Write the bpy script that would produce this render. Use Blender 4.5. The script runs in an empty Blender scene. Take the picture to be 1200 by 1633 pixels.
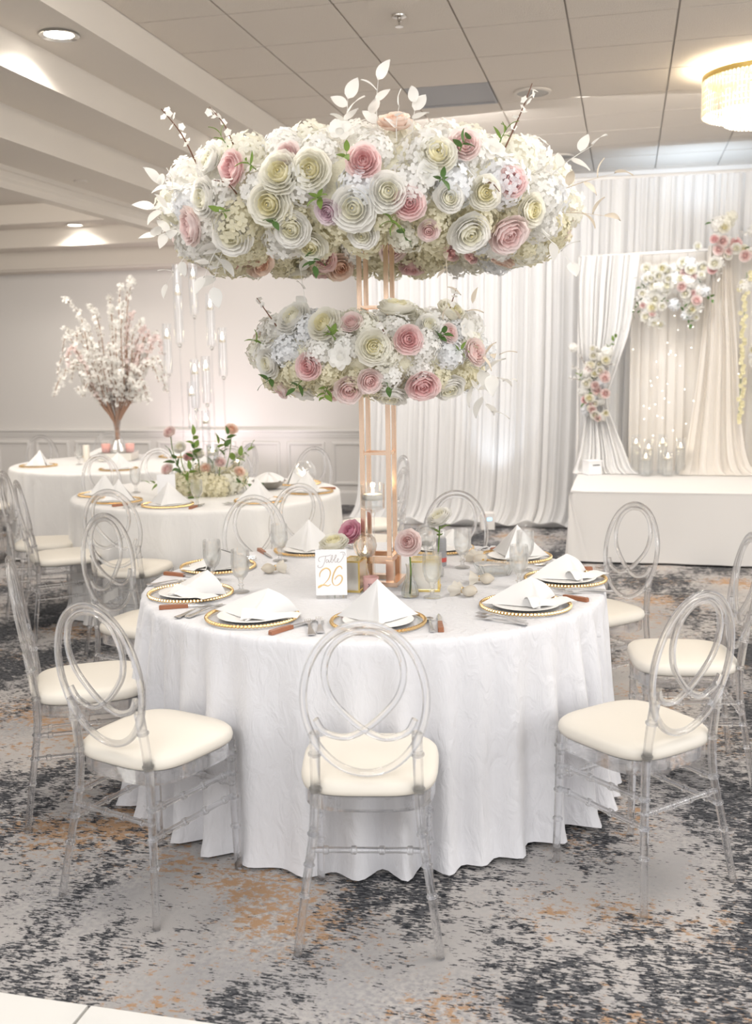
import bpy, math, random
from mathutils import Vector, Matrix, Quaternion, noise
random.seed(7)
PI = math.pi
scene = bpy.context.scene
COL = scene.collection

# ------------------------------------------------------------------ camera
FPX, PITCH, ROLL, YAW, CAM_H = 1638.8, 0.14556, -0.01526, 0.23892, 1.633
def make_camera():
    cp, sp = math.cos(PITCH), math.sin(PITCH)
    c, s = math.cos(ROLL), math.sin(ROLL)
    ex, ey, fw = Vector((1, 0, 0)), Vector((0, sp, cp)), Vector((0, cp, -sp))
    right, up = ex * c + ey * s, ex * -s + ey * c
    rz = Matrix.Rotation(YAW, 3, 'Z')
    right, up, back = rz @ right, rz @ up, rz @ -fw
    cd = bpy.data.cameras.new('camera')
    cam = bpy.data.objects.new('camera', cd); COL.objects.link(cam)
    m = Matrix((right, up, back)).transposed().to_4x4()
    m.translation = Vector((0, 0, CAM_H))
    cam.matrix_world = m
    cd.sensor_fit = 'HORIZONTAL'; cd.sensor_width = 36.0
    cd.lens = FPX / 1200 * 36
    cd.clip_start = 0.05; cd.clip_end = 100
    cd.dof.use_dof = True; cd.dof.focus_distance = 3.6; cd.dof.aperture_fstop = 4.6
    scene.camera = cam
make_camera()

# ------------------------------------------------------------------ light and exposure
vs = scene.view_settings
vs.view_transform = 'Standard'; vs.look = 'None'; vs.gamma = 1.0; vs.use_curve_mapping = False
vs.exposure = 0.30
w = bpy.data.worlds.new('world'); scene.world = w; w.use_nodes = True
w.node_tree.nodes['Background'].inputs[0].default_value = (1.0, 0.98, 0.965, 1)
w.node_tree.nodes['Background'].inputs[1].default_value = .62
cy = scene.cycles
cy.max_bounces = 14; cy.transmission_bounces = 12; cy.transparent_max_bounces = 24; cy.diffuse_bounces = 4; cy.glossy_bounces = 4
cy.caustics_reflective = False; cy.caustics_refractive = False
cy.sample_clamp_indirect = 6.0
cy.use_denoising = True

def area_light(name, loc, target, size, power, color, size_y=None):
    l = bpy.data.lights.new(name, 'AREA'); l.energy = power; l.color = color
    l.shape = 'RECTANGLE'; l.size = size; l.size_y = size_y or size
    o = bpy.data.objects.new(name, l); COL.objects.link(o); o.location = loc
    o.rotation_euler = (Vector(target) - Vector(loc)).to_track_quat('-Z', 'Y').to_euler()
    return o
def spot_light(name, loc, target, power, color, angle=100, blend=.6, r=.05):
    l = bpy.data.lights.new(name, 'SPOT'); l.energy = power; l.color = color
    l.spot_size = math.radians(angle); l.spot_blend = blend; l.shadow_soft_size = r
    o = bpy.data.objects.new(name, l); COL.objects.link(o); o.location = loc
    o.rotation_euler = (Vector(target) - Vector(loc)).to_track_quat('-Z', 'Y').to_euler()
    return o
def point_light(name, loc, power, color, r=.05):
    l = bpy.data.lights.new(name, 'POINT'); l.energy = power; l.color = color; l.shadow_soft_size = r
    o = bpy.data.objects.new(name, l); COL.objects.link(o); o.location = loc
    return o
WARM, COOL = (1, .93, .84), (.80, .89, 1.0)
# added area fills without any visible fixture: from the side, the front and overhead
area_light('side_fill', (3.9, 2.2, 1.9), (-1.5, 6, 1.2), 4.0, 72, (1, .985, .97), 2.4)  # added side light to bring out the cloth folds, no window modelled
area_light('front_fill', (-.6, -1.4, 3.1), (-.9, 3.9, 2.2), 2.6, 82, (1, .985, .975), 1.2)  # added frontal light aimed at the flowers
area_light('overhead_fill', (-2.1, 3.6, 3.5), (-1.4, 4.0, 0), 1.1, 50, WARM)  # this and the next: unseen overhead light added to lift the tabletop
area_light('overhead_fill', (.8, 3.9, 3.5), (-.4, 4.0, 0), 1.4, 62, WARM)
area_light('overhead_fill', (.6, 8.2, 3.5), (.3, 10.0, .8), 2.0, 38, (1, .97, .94))  # this and the next: added to brighten the backdrop curtain
area_light('overhead_fill', (-1.7, 8.4, 3.5), (-1.5, 10.2, .9), 1.8, 95, (1, .97, .95))
area_light('overhead_fill', (-5.4, 7.6, 3.3), (-5.0, 10, .6), 2.2, 95, WARM)  # added to brighten the alcove wall
# coloured wall and stage lights
spot_light('wall_uplight_lamp', (-4.75, 10.6, .25), (-4.85, 11.35, 1.5), 34, (1, .82, .87), 100, .9, .1)
spot_light('wall_uplight_lamp', (-3.95, 10.7, .25), (-3.9, 11.35, 2.4), 15, (1, .88, .94), 120, .9, .1)
spot_light('curtain_uplight_lamp', (-1.28, 9.85, .22), (-1.2, 10.2, 1.3), 14, (.72, .84, 1), 60, .8, .05)
spot_light('stage_spot_lamp', (.35, 8.9, 3.2), (.40, 9.75, 2.15), 32, (.86, .93, 1), 50, .7, .05)
spot_light('stage_back_uplight_lamp', (.6, 10.55, 2.7), (.6, 10.85, 3.55), 34, (.66, .82, 1), 150, .8, .1)

# ------------------------------------------------------------------ helpers
class MB:
    def __init__(s): s.v, s.f, s.m = [], [], []
    def add(s, vs_, fs, mat=0):
        b = len(s.v); s.v += [tuple(p) for p in vs_]
        for f in fs: s.f.append(tuple(b + i for i in f)); s.m.append(mat)
        return s
    def box(s, c, d, mat=0, rot=None):
        hx, hy, hz = d[0] / 2, d[1] / 2, d[2] / 2
        P = [Vector((x, y, z)) for z in (-hz, hz) for y in (-hy, hy) for x in (-hx, hx)]
        if rot is not None: P = [rot @ p for p in P]
        return s.add([p + Vector(c) for p in P], [(0, 2, 3, 1), (4, 5, 7, 6), (0, 1, 5, 4), (2, 6, 7, 3), (0, 4, 6, 2), (1, 3, 7, 5)], mat)
    def tube(s, pts, r, n=8, closed=False, mat=0, flat=1.0, up=None):
        P = [Vector(p) for p in pts]; N = len(P)
        R = r if isinstance(r, (list, tuple)) else [r] * N
        vs_, fs = [], []
        ref = up
        for i, p in enumerate(P):
            a = P[(i - 1) % N] if (closed or i > 0) else P[i]
            b = P[(i + 1) % N] if (closed or i < N - 1) else P[i]
            t = (b - a).normalized()
            if ref is None: ref = Vector((0, 0, 1)) if abs(t.z) < .8 else Vector((1, 0, 0))
            u = (ref - t * ref.dot(t)).normalized(); v = t.cross(u)
            if up is None: ref = u
            for k in range(n):
                an = 2 * PI * k / n
                vs_.append(p + u * (math.cos(an) * R[i]) * flat + v * (math.sin(an) * R[i]))
        m = N if closed else N - 1
        for i in range(m):
            j = (i + 1) % N
            for k in range(n):
                l = (k + 1) % n
                fs.append((i * n + k, i * n + l, j * n + l, j * n + k))
        if not closed:
            fs.append(tuple(range(n))[::-1]); fs.append(tuple((N - 1) * n + k for k in range(n)))
        return s.add(vs_, fs, mat)
    def lathe(s, prof, n=24, at=(0, 0, 0), mat=0):
        vs_, fs, rows = [], [], []
        for r, z in prof:
            if r < 1e-6: rows.append([len(vs_)]); vs_.append((at[0], at[1], at[2] + z))
            else:
                rows.append(list(range(len(vs_), len(vs_) + n)))
                vs_ += [(at[0] + r * math.cos(2 * PI * k / n), at[1] + r * math.sin(2 * PI * k / n), at[2] + z) for k in range(n)]
        for a, b in zip(rows, rows[1:]):
            for k in range(n):
                l = (k + 1) % n
                if len(a) == 1 and len(b) == 1: continue
                if len(a) == 1: fs.append((a[0], b[l], b[k]))
                elif len(b) == 1: fs.append((a[k], a[l], b[0]))
                else: fs.append((a[k], a[l], b[l], b[k]))
        return s.add(vs_, fs, mat)
    def grid(s, fn, nu, nv, wrap=False, mat=0):
        cu = nu if wrap else nu + 1
        vs_ = [fn(i / nu, j / nv) for j in range(nv + 1) for i in range(cu)]
        fs = []
        for j in range(nv):
            for i in range(nu):
                k = (i + 1) % cu
                fs.append((j * cu + i, j * cu + k, (j + 1) * cu + k, (j + 1) * cu + i))
        return s.add(vs_, fs, mat)
    def ball(s, c, r, nu=10, nv=6, sc=(1, 1, 1), mat=0):
        prof = [(math.sin(PI * j / nv) * r, -math.cos(PI * j / nv) * r) for j in range(nv + 1)]
        b = MB().lathe(prof, nu)
        return s.add([(c[0] + p[0] * sc[0], c[1] + p[1] * sc[1], c[2] + p[2] * sc[2]) for p in b.v], b.f, mat)
    def mesh(s, name, mats, smooth=40):
        me = bpy.data.meshes.new(name); me.from_pydata(s.v, [], s.f)
        for m in (mats if isinstance(mats, (list, tuple)) else [mats]): me.materials.append(m)
        if len(me.materials) > 1: me.polygons.foreach_set('material_index', s.m)
        if smooth:
            me.polygons.foreach_set('use_smooth', [True] * len(s.f))
            if smooth < 180: me.set_sharp_from_angle(angle=math.radians(smooth))
        me.update()
        return me
    def build(s, name, mats, parent=None, loc=None, smooth=40, solid=0):
        o = link(name, s.mesh(name, mats, smooth), parent, loc)
        if solid:
            md = o.modifiers.new('thickness', 'SOLIDIFY'); md.thickness = solid; md.offset = 0
        return o

def link(name, me, parent=None, loc=None, rot=None, scale=None):
    o = bpy.data.objects.new(name, me); COL.objects.link(o)
    if parent is not None: o.parent = parent
    if loc is not None: o.location = loc
    if rot is not None:
        o.rotation_mode = 'QUATERNION'; o.rotation_quaternion = rot
    if scale is not None: o.scale = (scale,) * 3 if not isinstance(scale, (tuple, list)) else scale
    return o
def tag(o, label=None, cat=None, group=None, kind=None):
    for k, v in (('label', label), ('category', cat), ('group', group), ('kind', kind)):
        if v: o[k] = v
    return o
def empty(name, loc, rz=0, label=None, cat=None, group=None, kind=None):
    o = bpy.data.objects.new(name, None); COL.objects.link(o)
    o.location = loc; o.rotation_euler = (0, 0, rz); o.empty_display_size = .05
    return tag(o, label, cat, group, kind)
def copy_tree(o, parent=None):
    c = o.copy(); COL.objects.link(c)
    if parent is not None: c.parent = parent
    for ch in list(o.children): copy_tree(ch, c)
    return c
def spline(pts, n=8, closed=False):
    P = [Vector(p) for p in pts]; N = len(P); out = []
    for i in range(N if closed else N - 1):
        a = P[(i - 1) % N] if closed or i > 0 else P[0]
        b, c = P[i], P[(i + 1) % N]
        d = P[(i + 2) % N] if closed or i < N - 2 else P[-1]
        for k in range(n):
            t = k / n
            out.append(.5 * ((2 * b) + (c - a) * t + (2 * a - 5 * b + 4 * c - d) * t * t + (3 * b - a - 3 * c + d) * t ** 3))
    if not closed: out.append(P[-1])
    return out
VR = Vector((math.cos(YAW), math.sin(YAW), 0)); VF = Vector((-math.sin(YAW), math.cos(YAW), 0))

# ------------------------------------------------------------------ materials
def mat(name, color, rough=.5, metal=0, bump=None, sheen=0, spec=.5, emit=None, sss=0):
    m = bpy.data.materials.new(name); m.use_nodes = True
    nt = m.node_tree; b = nt.nodes['Principled BSDF']
    b.inputs['Base Color'].default_value = (*color, 1); b.inputs['Roughness'].default_value = rough
    b.inputs['Metallic'].default_value = metal; b.inputs['Specular IOR Level'].default_value = spec
    if sheen: b.inputs['Sheen Weight'].default_value = sheen
    if emit: b.inputs['Emission Color'].default_value = (*emit[0], 1); b.inputs['Emission Strength'].default_value = emit[1]
    if bump:
        sc, st = bump
        tc = nt.nodes.new('ShaderNodeTexCoord'); nz = nt.nodes.new('ShaderNodeTexNoise'); bp = nt.nodes.new('ShaderNodeBump')
        nz.inputs['Scale'].default_value = sc; nz.inputs['Detail'].default_value = 4
        bp.inputs['Strength'].default_value = st; bp.inputs['Distance'].default_value = .01
        nt.links.new(tc.outputs['Object'], nz.inputs['Vector']); nt.links.new(nz.outputs['Fac'], bp.inputs['Height']); nt.links.new(bp.outputs['Normal'], b.inputs['Normal'])
    return m
def translucent(name, color, k=.35, rough=.6):
    m = mat(name, color, rough, spec=.25); nt = m.node_tree
    t = nt.nodes.new('ShaderNodeBsdfTranslucent'); t.inputs[0].default_value = (*color, 1)
    mx = nt.nodes.new('ShaderNodeMixShader'); mx.inputs[0].default_value = k
    nt.links.new(nt.nodes['Principled BSDF'].outputs[0], mx.inputs[1]); nt.links.new(t.outputs[0], mx.inputs[2])
    nt.links.new(mx.outputs[0], nt.nodes['Material Output'].inputs[0])
    return m
def clear(name, color, k, rough=0.0, ior=1.45):
    """solid clear plastic or water: part refracting glass, part straight transparency"""
    m = bpy.data.materials.new(name); m.use_nodes = True; nt = m.node_tree; nt.nodes.clear()
    g = nt.nodes.new('ShaderNodeBsdfGlass'); g.inputs['Color'].default_value = (*color, 1); g.inputs['Roughness'].default_value = rough; g.inputs['IOR'].default_value = ior
    t = nt.nodes.new('ShaderNodeBsdfTransparent'); t.inputs[0].default_value = (*color, 1)
    mx = nt.nodes.new('ShaderNodeMixShader'); mx.inputs[0].default_value = k
    out = nt.nodes.new('ShaderNodeOutputMaterial')
    nt.links.new(t.outputs[0], mx.inputs[1]); nt.links.new(g.outputs[0], mx.inputs[2]); nt.links.new(mx.outputs[0], out.inputs[0])
    return m
def thin_glass(name, tint=(.97, .98, .98), lo=.05, hi=.75, rough=.02):
    m = bpy.data.materials.new(name); m.use_nodes = True; nt = m.node_tree; nt.nodes.clear()
    g = nt.nodes.new('ShaderNodeBsdfGlossy'); g.inputs['Color'].default_value = (1, 1, 1, 1); g.inputs['Roughness'].default_value = rough
    t = nt.nodes.new('ShaderNodeBsdfTransparent'); t.inputs[0].default_value = (*tint, 1)
    lw = nt.nodes.new('ShaderNodeLayerWeight'); lw.inputs['Blend'].default_value = .25
    mr = nt.nodes.new('ShaderNodeMapRange'); mr.inputs['To Min'].default_value = lo; mr.inputs['To Max'].default_value = hi
    mx = nt.nodes.new('ShaderNodeMixShader'); out = nt.nodes.new('ShaderNodeOutputMaterial')
    nt.links.new(lw.outputs['Facing'], mr.inputs['Value']); nt.links.new(mr.outputs[0], mx.inputs[0])
    nt.links.new(t.outputs[0], mx.inputs[1]); nt.links.new(g.outputs[0], mx.inputs[2]); nt.links.new(mx.outputs[0], out.inputs[0])
    return m
def emission(name, color, s):
    m = bpy.data.materials.new(name); m.use_nodes = True; nt = m.node_tree; nt.nodes.clear()
    e = nt.nodes.new('ShaderNodeEmission'); e.inputs[0].default_value = (*color, 1); e.inputs[1].default_value = s
    out = nt.nodes.new('ShaderNodeOutputMaterial'); nt.links.new(e.outputs[0], out.inputs[0])
    return m
def N(nt, t, **kw):
    n = nt.nodes.new(t)
    for k, v in kw.items(): setattr(n, k, v)
    return n
def carpet_material():
    m = mat('carpet', (.4, .39, .38), .95, spec=.1); nt = m.node_tree; L = nt.links; b = nt.nodes['Principled BSDF']
    tc = N(nt, 'ShaderNodeTexCoord')
    def nz(scale, sx, sy, det=3, rough=.55, off=0):
        mp = N(nt, 'ShaderNodeMapping'); mp.inputs['Scale'].default_value = (sx, sy, 1); mp.inputs['Location'].default_value = (off, off * 1.7, 0)
        n = N(nt, 'ShaderNodeTexNoise'); n.inputs['Scale'].default_value = scale; n.inputs['Detail'].default_value = det; n.inputs['Roughness'].default_value = rough
        L.new(tc.outputs['Object'], mp.inputs[0]); L.new(mp.outputs[0], n.inputs['Vector']); return n.outputs['Fac']
    def ma(op, a, c):
        n = N(nt, 'ShaderNodeMath', operation=op)
        for i, x in enumerate((a, c)):
            if isinstance(x, (int, float)): n.inputs[i].default_value = x
            else: L.new(x, n.inputs[i])
        return n.outputs[0]
    def step(v, lo, hi):
        n = N(nt, 'ShaderNodeMapRange', interpolation_type='SMOOTHSTEP'); L.new(v, n.inputs['Value'])
        n.inputs['From Min'].default_value = lo; n.inputs['From Max'].default_value = hi; return n.outputs[0]
    def mix(f, a, c):
        n = N(nt, 'ShaderNodeMix', data_type='RGBA'); L.new(f, n.inputs['Factor'])
        for k, x in (('A', a), ('B', c)):
            s_ = [i for i in n.inputs if i.name == k and i.type == 'RGBA'][0]
            if isinstance(x, tuple): s_.default_value = (*x, 1)
            else: L.new(x, s_)
        return [o for o in n.outputs if o.type == 'RGBA'][0]
    base = mix(step(nz(1.6, 1, .7, 3, .5, 3), .35, .65), (.47, .445, .43), (.31, .305, .315))
    base = mix(step(nz(60, 1, 1, 2, .5, 9), .3, .7), base, mix(step(nz(2, 1, 1, 2, .5, 5), .3, .7), (.53, .50, .48), (.37, .36, .36)))
    big_d = nz(1.0, 2.1, .85, 3, .5, 1.3)
    dash = nz(1.0, 36, 120, 4, .65, 2)
    blot = nz(15, 1, 1.3, 5, .7, 6)
    dark = step(ma('ADD', ma('ADD', ma('MULTIPLY', big_d, 1.25), ma('MULTIPLY', dash, .95)), ma('MULTIPLY', blot, .8)), 1.50, 1.57)
    big_r = nz(1.0, 1.5, 1.9, 3, .5, 21)
    rblot = nz(24, 1, 1.4, 6, .75, 14)
    rust = step(ma('ADD', ma('MULTIPLY', big_r, 1.0), ma('MULTIPLY', rblot, 1.3)), 1.215, 1.35)
    c1 = mix(rust, base, (.42, .27, .165))
    inner = mix(step(nz(1.0, 40, 110, 3, .6, 31), .40, .60), (.030, .032, .038), (.11, .112, .12))
    c2 = mix(dark, c1, inner)
    L.new(c2, b.inputs['Base Color'])
    bp = N(nt, 'ShaderNodeBump'); bp.inputs['Strength'].default_value = .35; bp.inputs['Distance'].default_value = .004
    L.new(nz(260, 1, 1, 2), bp.inputs['Height']); L.new(bp.outputs[0], b.inputs['Normal'])
    return m
def velvet_material(name, color, sc=9):
    m = mat(name, color, .55, sheen=.35, spec=.35); nt = m.node_tree; L = nt.links; b = nt.nodes['Principled BSDF']
    tc = N(nt, 'ShaderNodeTexCoord'); n = N(nt, 'ShaderNodeTexNoise'); n.inputs['Scale'].default_value = sc; n.inputs['Detail'].default_value = 5; n.inputs['Distortion'].default_value = 1.2
    mp = N(nt, 'ShaderNodeMapping'); mp.inputs['Scale'].default_value = (1.6, 1.6, .7)
    L.new(tc.outputs['Object'], mp.inputs[0]); L.new(mp.outputs[0], n.inputs['Vector'])
    r = N(nt, 'ShaderNodeMapRange'); r.inputs['From Min'].default_value = .35; r.inputs['From Max'].default_value = .65; r.inputs['To Min'].default_value = .38; r.inputs['To Max'].default_value = .75
    L.new(n.outputs['Fac'], r.inputs['Value']); L.new(r.outputs[0], b.inputs['Roughness'])
    bp = N(nt, 'ShaderNodeBump'); bp.inputs['Strength'].default_value = .7; bp.inputs['Distance'].default_value = .012
    L.new(n.outputs['Fac'], bp.inputs['Height']); L.new(bp.outputs[0], b.inputs['Normal'])
    return m
M = {}
M['carpet'] = carpet_material()
M['ceiling_tile'] = mat('ceiling_tile', (.69, .63, .565), .9, bump=(130, .5), spec=.1)
M['ceiling_grid'] = mat('ceiling_grid', (.50, .465, .43), .7)
M['plaster'] = mat('plaster', (.69, .64, .58), .85, spec=.2)
M['wall_paint'] = mat('wall_paint', (.74, .715, .69), .8, spec=.2)
M['trim_paint'] = mat('trim_paint', (.76, .74, .715), .45)
M['white_tile'] = mat('white_tile', (.82, .81, .78), .18)
M['grey_grille'] = mat('grey_grille', (.36, .355, .36), .6)
M['speaker_grey'] = mat('speaker_grey', (.42, .40, .375), .7)
M['chrome'] = mat('chrome', (.75, .74, .72), .18, 1)
M['steel'] = mat('steel', (.72, .72, .73), .22, 1)
M['gold'] = mat('gold', (.86, .60, .30), .24, 1)
M['rose_gold'] = mat('rose_gold', (.89, .66, .50), .26, 1)
M['brass'] = mat('brass', (.85, .66, .25), .3, 1)
M['wood'] = mat('wood', (.33, .13, .065), .35, bump=(60, .2))
M['velvet'] = velvet_material('velvet', (.75, .748, .775), 15)
M['velvet_cream'] = velvet_material('velvet_cream', (.80, .785, .765), 7)
M['cloth_white'] = mat('cloth_white', (.73, .715, .70), .8, sheen=.2, bump=(300, .12), spec=.15)
M['napkin'] = mat('napkin', (.81, .80, .79), .8, sheen=.2, bump=(420, .1), spec=.15)
M['cushion'] = mat('cushion', (.79, .745, .665), .55, bump=(30, .05))
M['sheer'] = translucent('sheer', (.86, .855, .85), .30, .8)
M['sheer_cream'] = translucent('sheer_cream', (.86, .82, .77), .30, .8)
M['acrylic'] = clear('acrylic', (.986, .989, .995), .56, .008, 1.49)
M['acrylic_rod'] = clear('acrylic_rod', (.98, .985, .99), .35, .0, 1.3)
M['glass'] = thin_glass('glass')
M['glass_bright'] = thin_glass('glass_bright', (.985, .99, .99), .09, .85, .03)
M['charger_glass'] = thin_glass('charger_glass', (.99, .99, .985), .03, .28, .08)
M['candle_glass'] = thin_glass('candle_glass', (.985, .988, .99), .035, .5)
M['goblet_glass'] = clear('goblet_glass', (.992, .995, .995), .36, 0, 1.46)
M['cut_glass'] = clear('cut_glass', (.97, .98, .98), .6, .03, 1.45)
M['water'] = clear('water', (.99, .995, .995), .22, 0, 1.33)
M['porcelain'] = mat('porcelain', (.86, .85, .83), .25)
M['card'] = mat('card', (.90, .895, .90), .6)
M['gold_ink'] = mat('gold_ink', (.78, .56, .26), .4, .5)
M['grey_ink'] = mat('grey_ink', (.42, .36, .33), .6, .2)
M['black'] = mat('black', (.02, .02, .025), .5)
M['dark_ink'] = mat('dark_ink', (.08, .07, .12), .6)
M['mirror'] = mat('mirror', (.90, .87, .80), .28, 1)
M['mirror_gold'] = mat('mirror_gold', (.90, .76, .40), .14, 1, bump=(55, .5))
M['wax'] = translucent('wax', (.90, .86, .78), .3, .5)
M['flame'] = emission('flame', (1, .80, .50), 30)
M['fairy'] = emission('fairy', (1, .93, .80), 12)
M['downlight'] = emission('downlight', (1, .95, .87), 14)
M['bulb'] = emission('bulb', (1, .86, .58), 45)
M['blue_led'] = emission('blue_led', (.25, .6, 1), 3)
M['red_led'] = emission('red_led', (1, .15, .12), 1.5)
M['pink_glass'] = translucent('pink_glass', (.86, .60, .57), .4, .3)
M['crystal'] = translucent('crystal', (.93, .90, .84), .55, .15)
M['stem_green'] = mat('stem_green', (.13, .22, .05), .5)
M['leaf_green'] = translucent('leaf_green', (.20, .30, .07), .25, .5)
M['leaf_dark'] = translucent('leaf_dark', (.09, .17, .05), .2, .5)
M['leaf_white'] = translucent('leaf_white', (.88, .87, .84), .35, .6)
M['leaf_dry'] = translucent('leaf_dry', (.74, .66, .55), .3, .6)
M['twig'] = mat('twig', (.17, .085, .055), .8)
M['twig_pale'] = mat('twig_pale', (.33, .20, .14), .8)
M['moss'] = mat('moss', (.72, .69, .54), .95, bump=(40, 1))
M['organza'] = translucent('organza', (.88, .84, .76), .5, .5)
M['candy_gold'] = mat('candy_gold', (.75, .50, .14), .4, .4)
M['label_grey'] = mat('label_grey', (.45, .45, .47), .35)
M['label_red'] = mat('label_red', (.72, .12, .10), .4)
M['pewter'] = mat('pewter', (.55, .52, .48), .25, 1)
M['stamen'] = mat('stamen', (.74, .62, .26), .7)
PET = {'W': (.94, .93, .90), 'G': (.935, .92, .855), 'P': (.925, .765, .755), 'L': (.93, .835, .815), 'A': (.93, .80, .715), 'M': (.88, .79, .82), 'R': (.87, .57, .65), 'Y': (.90, .86, .64)}
PETIN = {'W': (.93, .91, .80), 'G': (.92, .88, .67), 'P': (.90, .655, .65), 'L': (.91, .74, .72), 'A': (.91, .70, .58), 'M': (.80, .64, .70), 'R': (.80, .42, .54), 'Y': (.86, .76, .40)}
for k in PET:
    M['pet' + k] = translucent('petal_' + k, PET[k], .48, .6); M['pin' + k] = translucent('petal_inner_' + k, PETIN[k], .48, .6)
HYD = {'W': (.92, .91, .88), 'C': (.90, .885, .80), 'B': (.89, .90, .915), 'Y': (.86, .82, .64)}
for k in HYD: M['hyd' + k] = translucent('hydrangea_' + k, HYD[k], .4, .65)

# ------------------------------------------------------------------ setting
ZC = 3.545
fl = MB().grid(lambda u, v: (-9 + 13 * u, -1.5 + 13.2 * v, 0), 1, 1).build('floor', M['carpet']); tag(fl, kind='structure')
CEIL_T = .6096; CX0, CY0 = -2.192, 5.675 - 5 * .6096
cl = MB().box((.53, 6.9, ZC + .035), (6.54, 9.3, .04)).build('ceiling', M['ceiling_grid'], smooth=0); tag(cl, kind='structure')
tile_me = MB().box((0, 0, 0), (CEIL_T - .012, CEIL_T - .012, .016)).mesh('tile', M['ceiling_tile'], 0)
half_me = MB().box((0, 0, 0), (.548 - .012, CEIL_T - .012, .016)).mesh('tile', M['ceiling_tile'], 0)
for j in range(15):
    for i in range(-1, 8):
        x = CX0 + (i + .5) * CEIL_T if i >= 0 else -2.74 + .274
        if i == 1 and j == 8: continue
        link('tile', tile_me if i >= 0 else half_me, cl, (x, CY0 + (j + .5) * CEIL_T, ZC + .008 + random.uniform(0, .002)))
vt = empty('ceiling_vent', (CX0 + 1.5 * CEIL_T, CY0 + 8.5 * CEIL_T, ZC), 0, 'grey square ceiling vent set flush among the beige ceiling tiles', 'vent')
fb = MB()
for sx, sy, dx, dy in ((0, .29, .598, .018), (0, -.29, .598, .018), (.29, 0, .018, .565), (-.29, 0, .018, .565)): fb.box((sx, sy, .006), (dx, dy, .014))
fb.build('frame', M['grey_grille'], vt, smooth=0)
for k in range(20): link('louver', (MB().box((0, 0, 0), (.56, .026, .006)).mesh('louver', M['grey_grille'], 0) if k == 0 else bpy.data.meshes['louver']), vt, (0, -.268 + k * .0282, .012))
for x, y, lb in ((-.697, 7.845, 'round grey ceiling speaker just beyond the square vent'), (-.659, 10.336, 'round ceiling speaker near the top of the white backdrop curtain')):
    sp = empty('ceiling_speaker', (x, y, ZC), 0, lb, 'speaker', 'ceiling speakers')
    MB().lathe([(.135, .0), (.135, -.012), (.115, -.016), (.115, -.01)], 32).build('rim', M['plaster'], sp)
    MB().lathe([(.115, -.012), (.06, -.016), (0, -.017)], 32).build('grille', M['speaker_grey'], sp)
sk = empty('fire_sprinkler', (-1.275, 5.961, ZC), 0, 'small chrome fire sprinkler hanging from a ceiling tile', 'sprinkler')
MB().lathe([(0, 0), (.042, 0), (.04, -.008), (.02, -.014), (.012, -.014)], 20).build('escutcheon', M['pewter'], sk)
MB().lathe([(.012, -.012), (.012, -.03), (.006, -.034), (.006, -.055), (0, -.055)], 14).build('nozzle', M['pewter'], sk)
MB().lathe([(0, -.055), (.024, -.057), (.024, -.06), (0, -.06)], 16).build('deflector', M['pewter'], sk)

# stepped plaster soffit along the left and the alcove beyond it
def wallbox(name, x0, x1, y0, y1, z0, z1, m, kind='structure', parent=None):
    o = MB().box(((x0 + x1) / 2, (y0 + y1) / 2, (z0 + z1) / 2), (abs(x1 - x0), abs(y1 - y0), abs(z1 - z0))).build(name, m, parent, smooth=0)
    if parent is None: tag(o, kind=kind)
    return o
prof = [(-2.74, ZC + .05), (-2.74, 3.352), (-3.133, 3.352), (-3.133, 3.155), (-3.566, 3.155), (-3.566, 2.955), (-4.02, 2.955), (-4.035, 2.93), (-4.05, 2.925), (-4.055, 2.885), (-4.075, 2.865), (-4.08, 2.82), (-4.19, 2.82), (-4.19, 3.4), (-4.19, ZC + .05)]
b_ = MB(); n_ = len(prof)
b_.add([(x, y, z) for y in (1.0, 11.36) for x, z in prof], [(i, i + 1, n_ + i + 1, n_ + i) for i in range(n_ - 1)] + [tuple(range(n_))[::-1], tuple(range(n_, 2 * n_))])
tag(b_.build('trim_1', M['plaster'], smooth=0), kind='structure')
prof2 = [(4.0, 3.35), (10.15, 3.35), (10.15, 3.15), (10.55, 3.15), (10.55, 2.95), (10.95, 2.95), (10.95, 2.755), (10.99, 2.75), (11.0, 2.735), (11.36, 2.735), (11.36, 3.6), (4.0, 3.6)]
b_ = MB(); n_ = len(prof2)
b_.add([(x, y, z) for x in (-4.19, -9.0) for y, z in prof2], [(i, i + 1, n_ + i + 1, n_ + i) for i in range(n_ - 1)] + [tuple(range(n_))[::-1], tuple(range(n_, 2 * n_))])
tag(b_.build('trim_2', M['plaster'], smooth=0), kind='structure')
wb = wallbox('wall_back', -9.0, 4.0, 11.36, 11.46, 0, 3.6, M['wall_paint'])
wallbox('wall_left', -9.1, -9.0, -1.5, 11.46, 0, 3.6, M['wall_paint'])
# chair rail and wainscot frames
rail = MB()
rp = [(0, .775), (-.012, .775), (-.014, .80), (-.022, .806), (-.022, .83), (-.04, .84), (-.045, .856), (-.04, .866), (0, .87)]
rail.add([(x, 11.36 + y, z) for x in (-9, 4) for y, z in rp], [(i, i + 1, len(rp) + i + 1, len(rp) + i) for i in range(len(rp) - 1)])
tag(rail.build('trim_3', M['trim_paint'], smooth=0), kind='structure')
bs = MB(); bp_ = [(0, .16), (-.012, .155), (-.02, .135), (-.022, 0)]
bs.add([(x, 11.36 + y, z) for x in (-9, 4) for y, z in bp_], [(i, i + 1, len(bp_) + i + 1, len(bp_) + i) for i in range(len(bp_) - 1)])
tag(bs.build('baseboard_back', M['trim_paint'], smooth=0), kind='structure')
pw, ph = .455, .50
pm = MB()
q_ = [(0, 0), (0, .012), (.010, .020), (.028, .020), (.036, .010), (.04, 0)]   # inset, proudness
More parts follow.
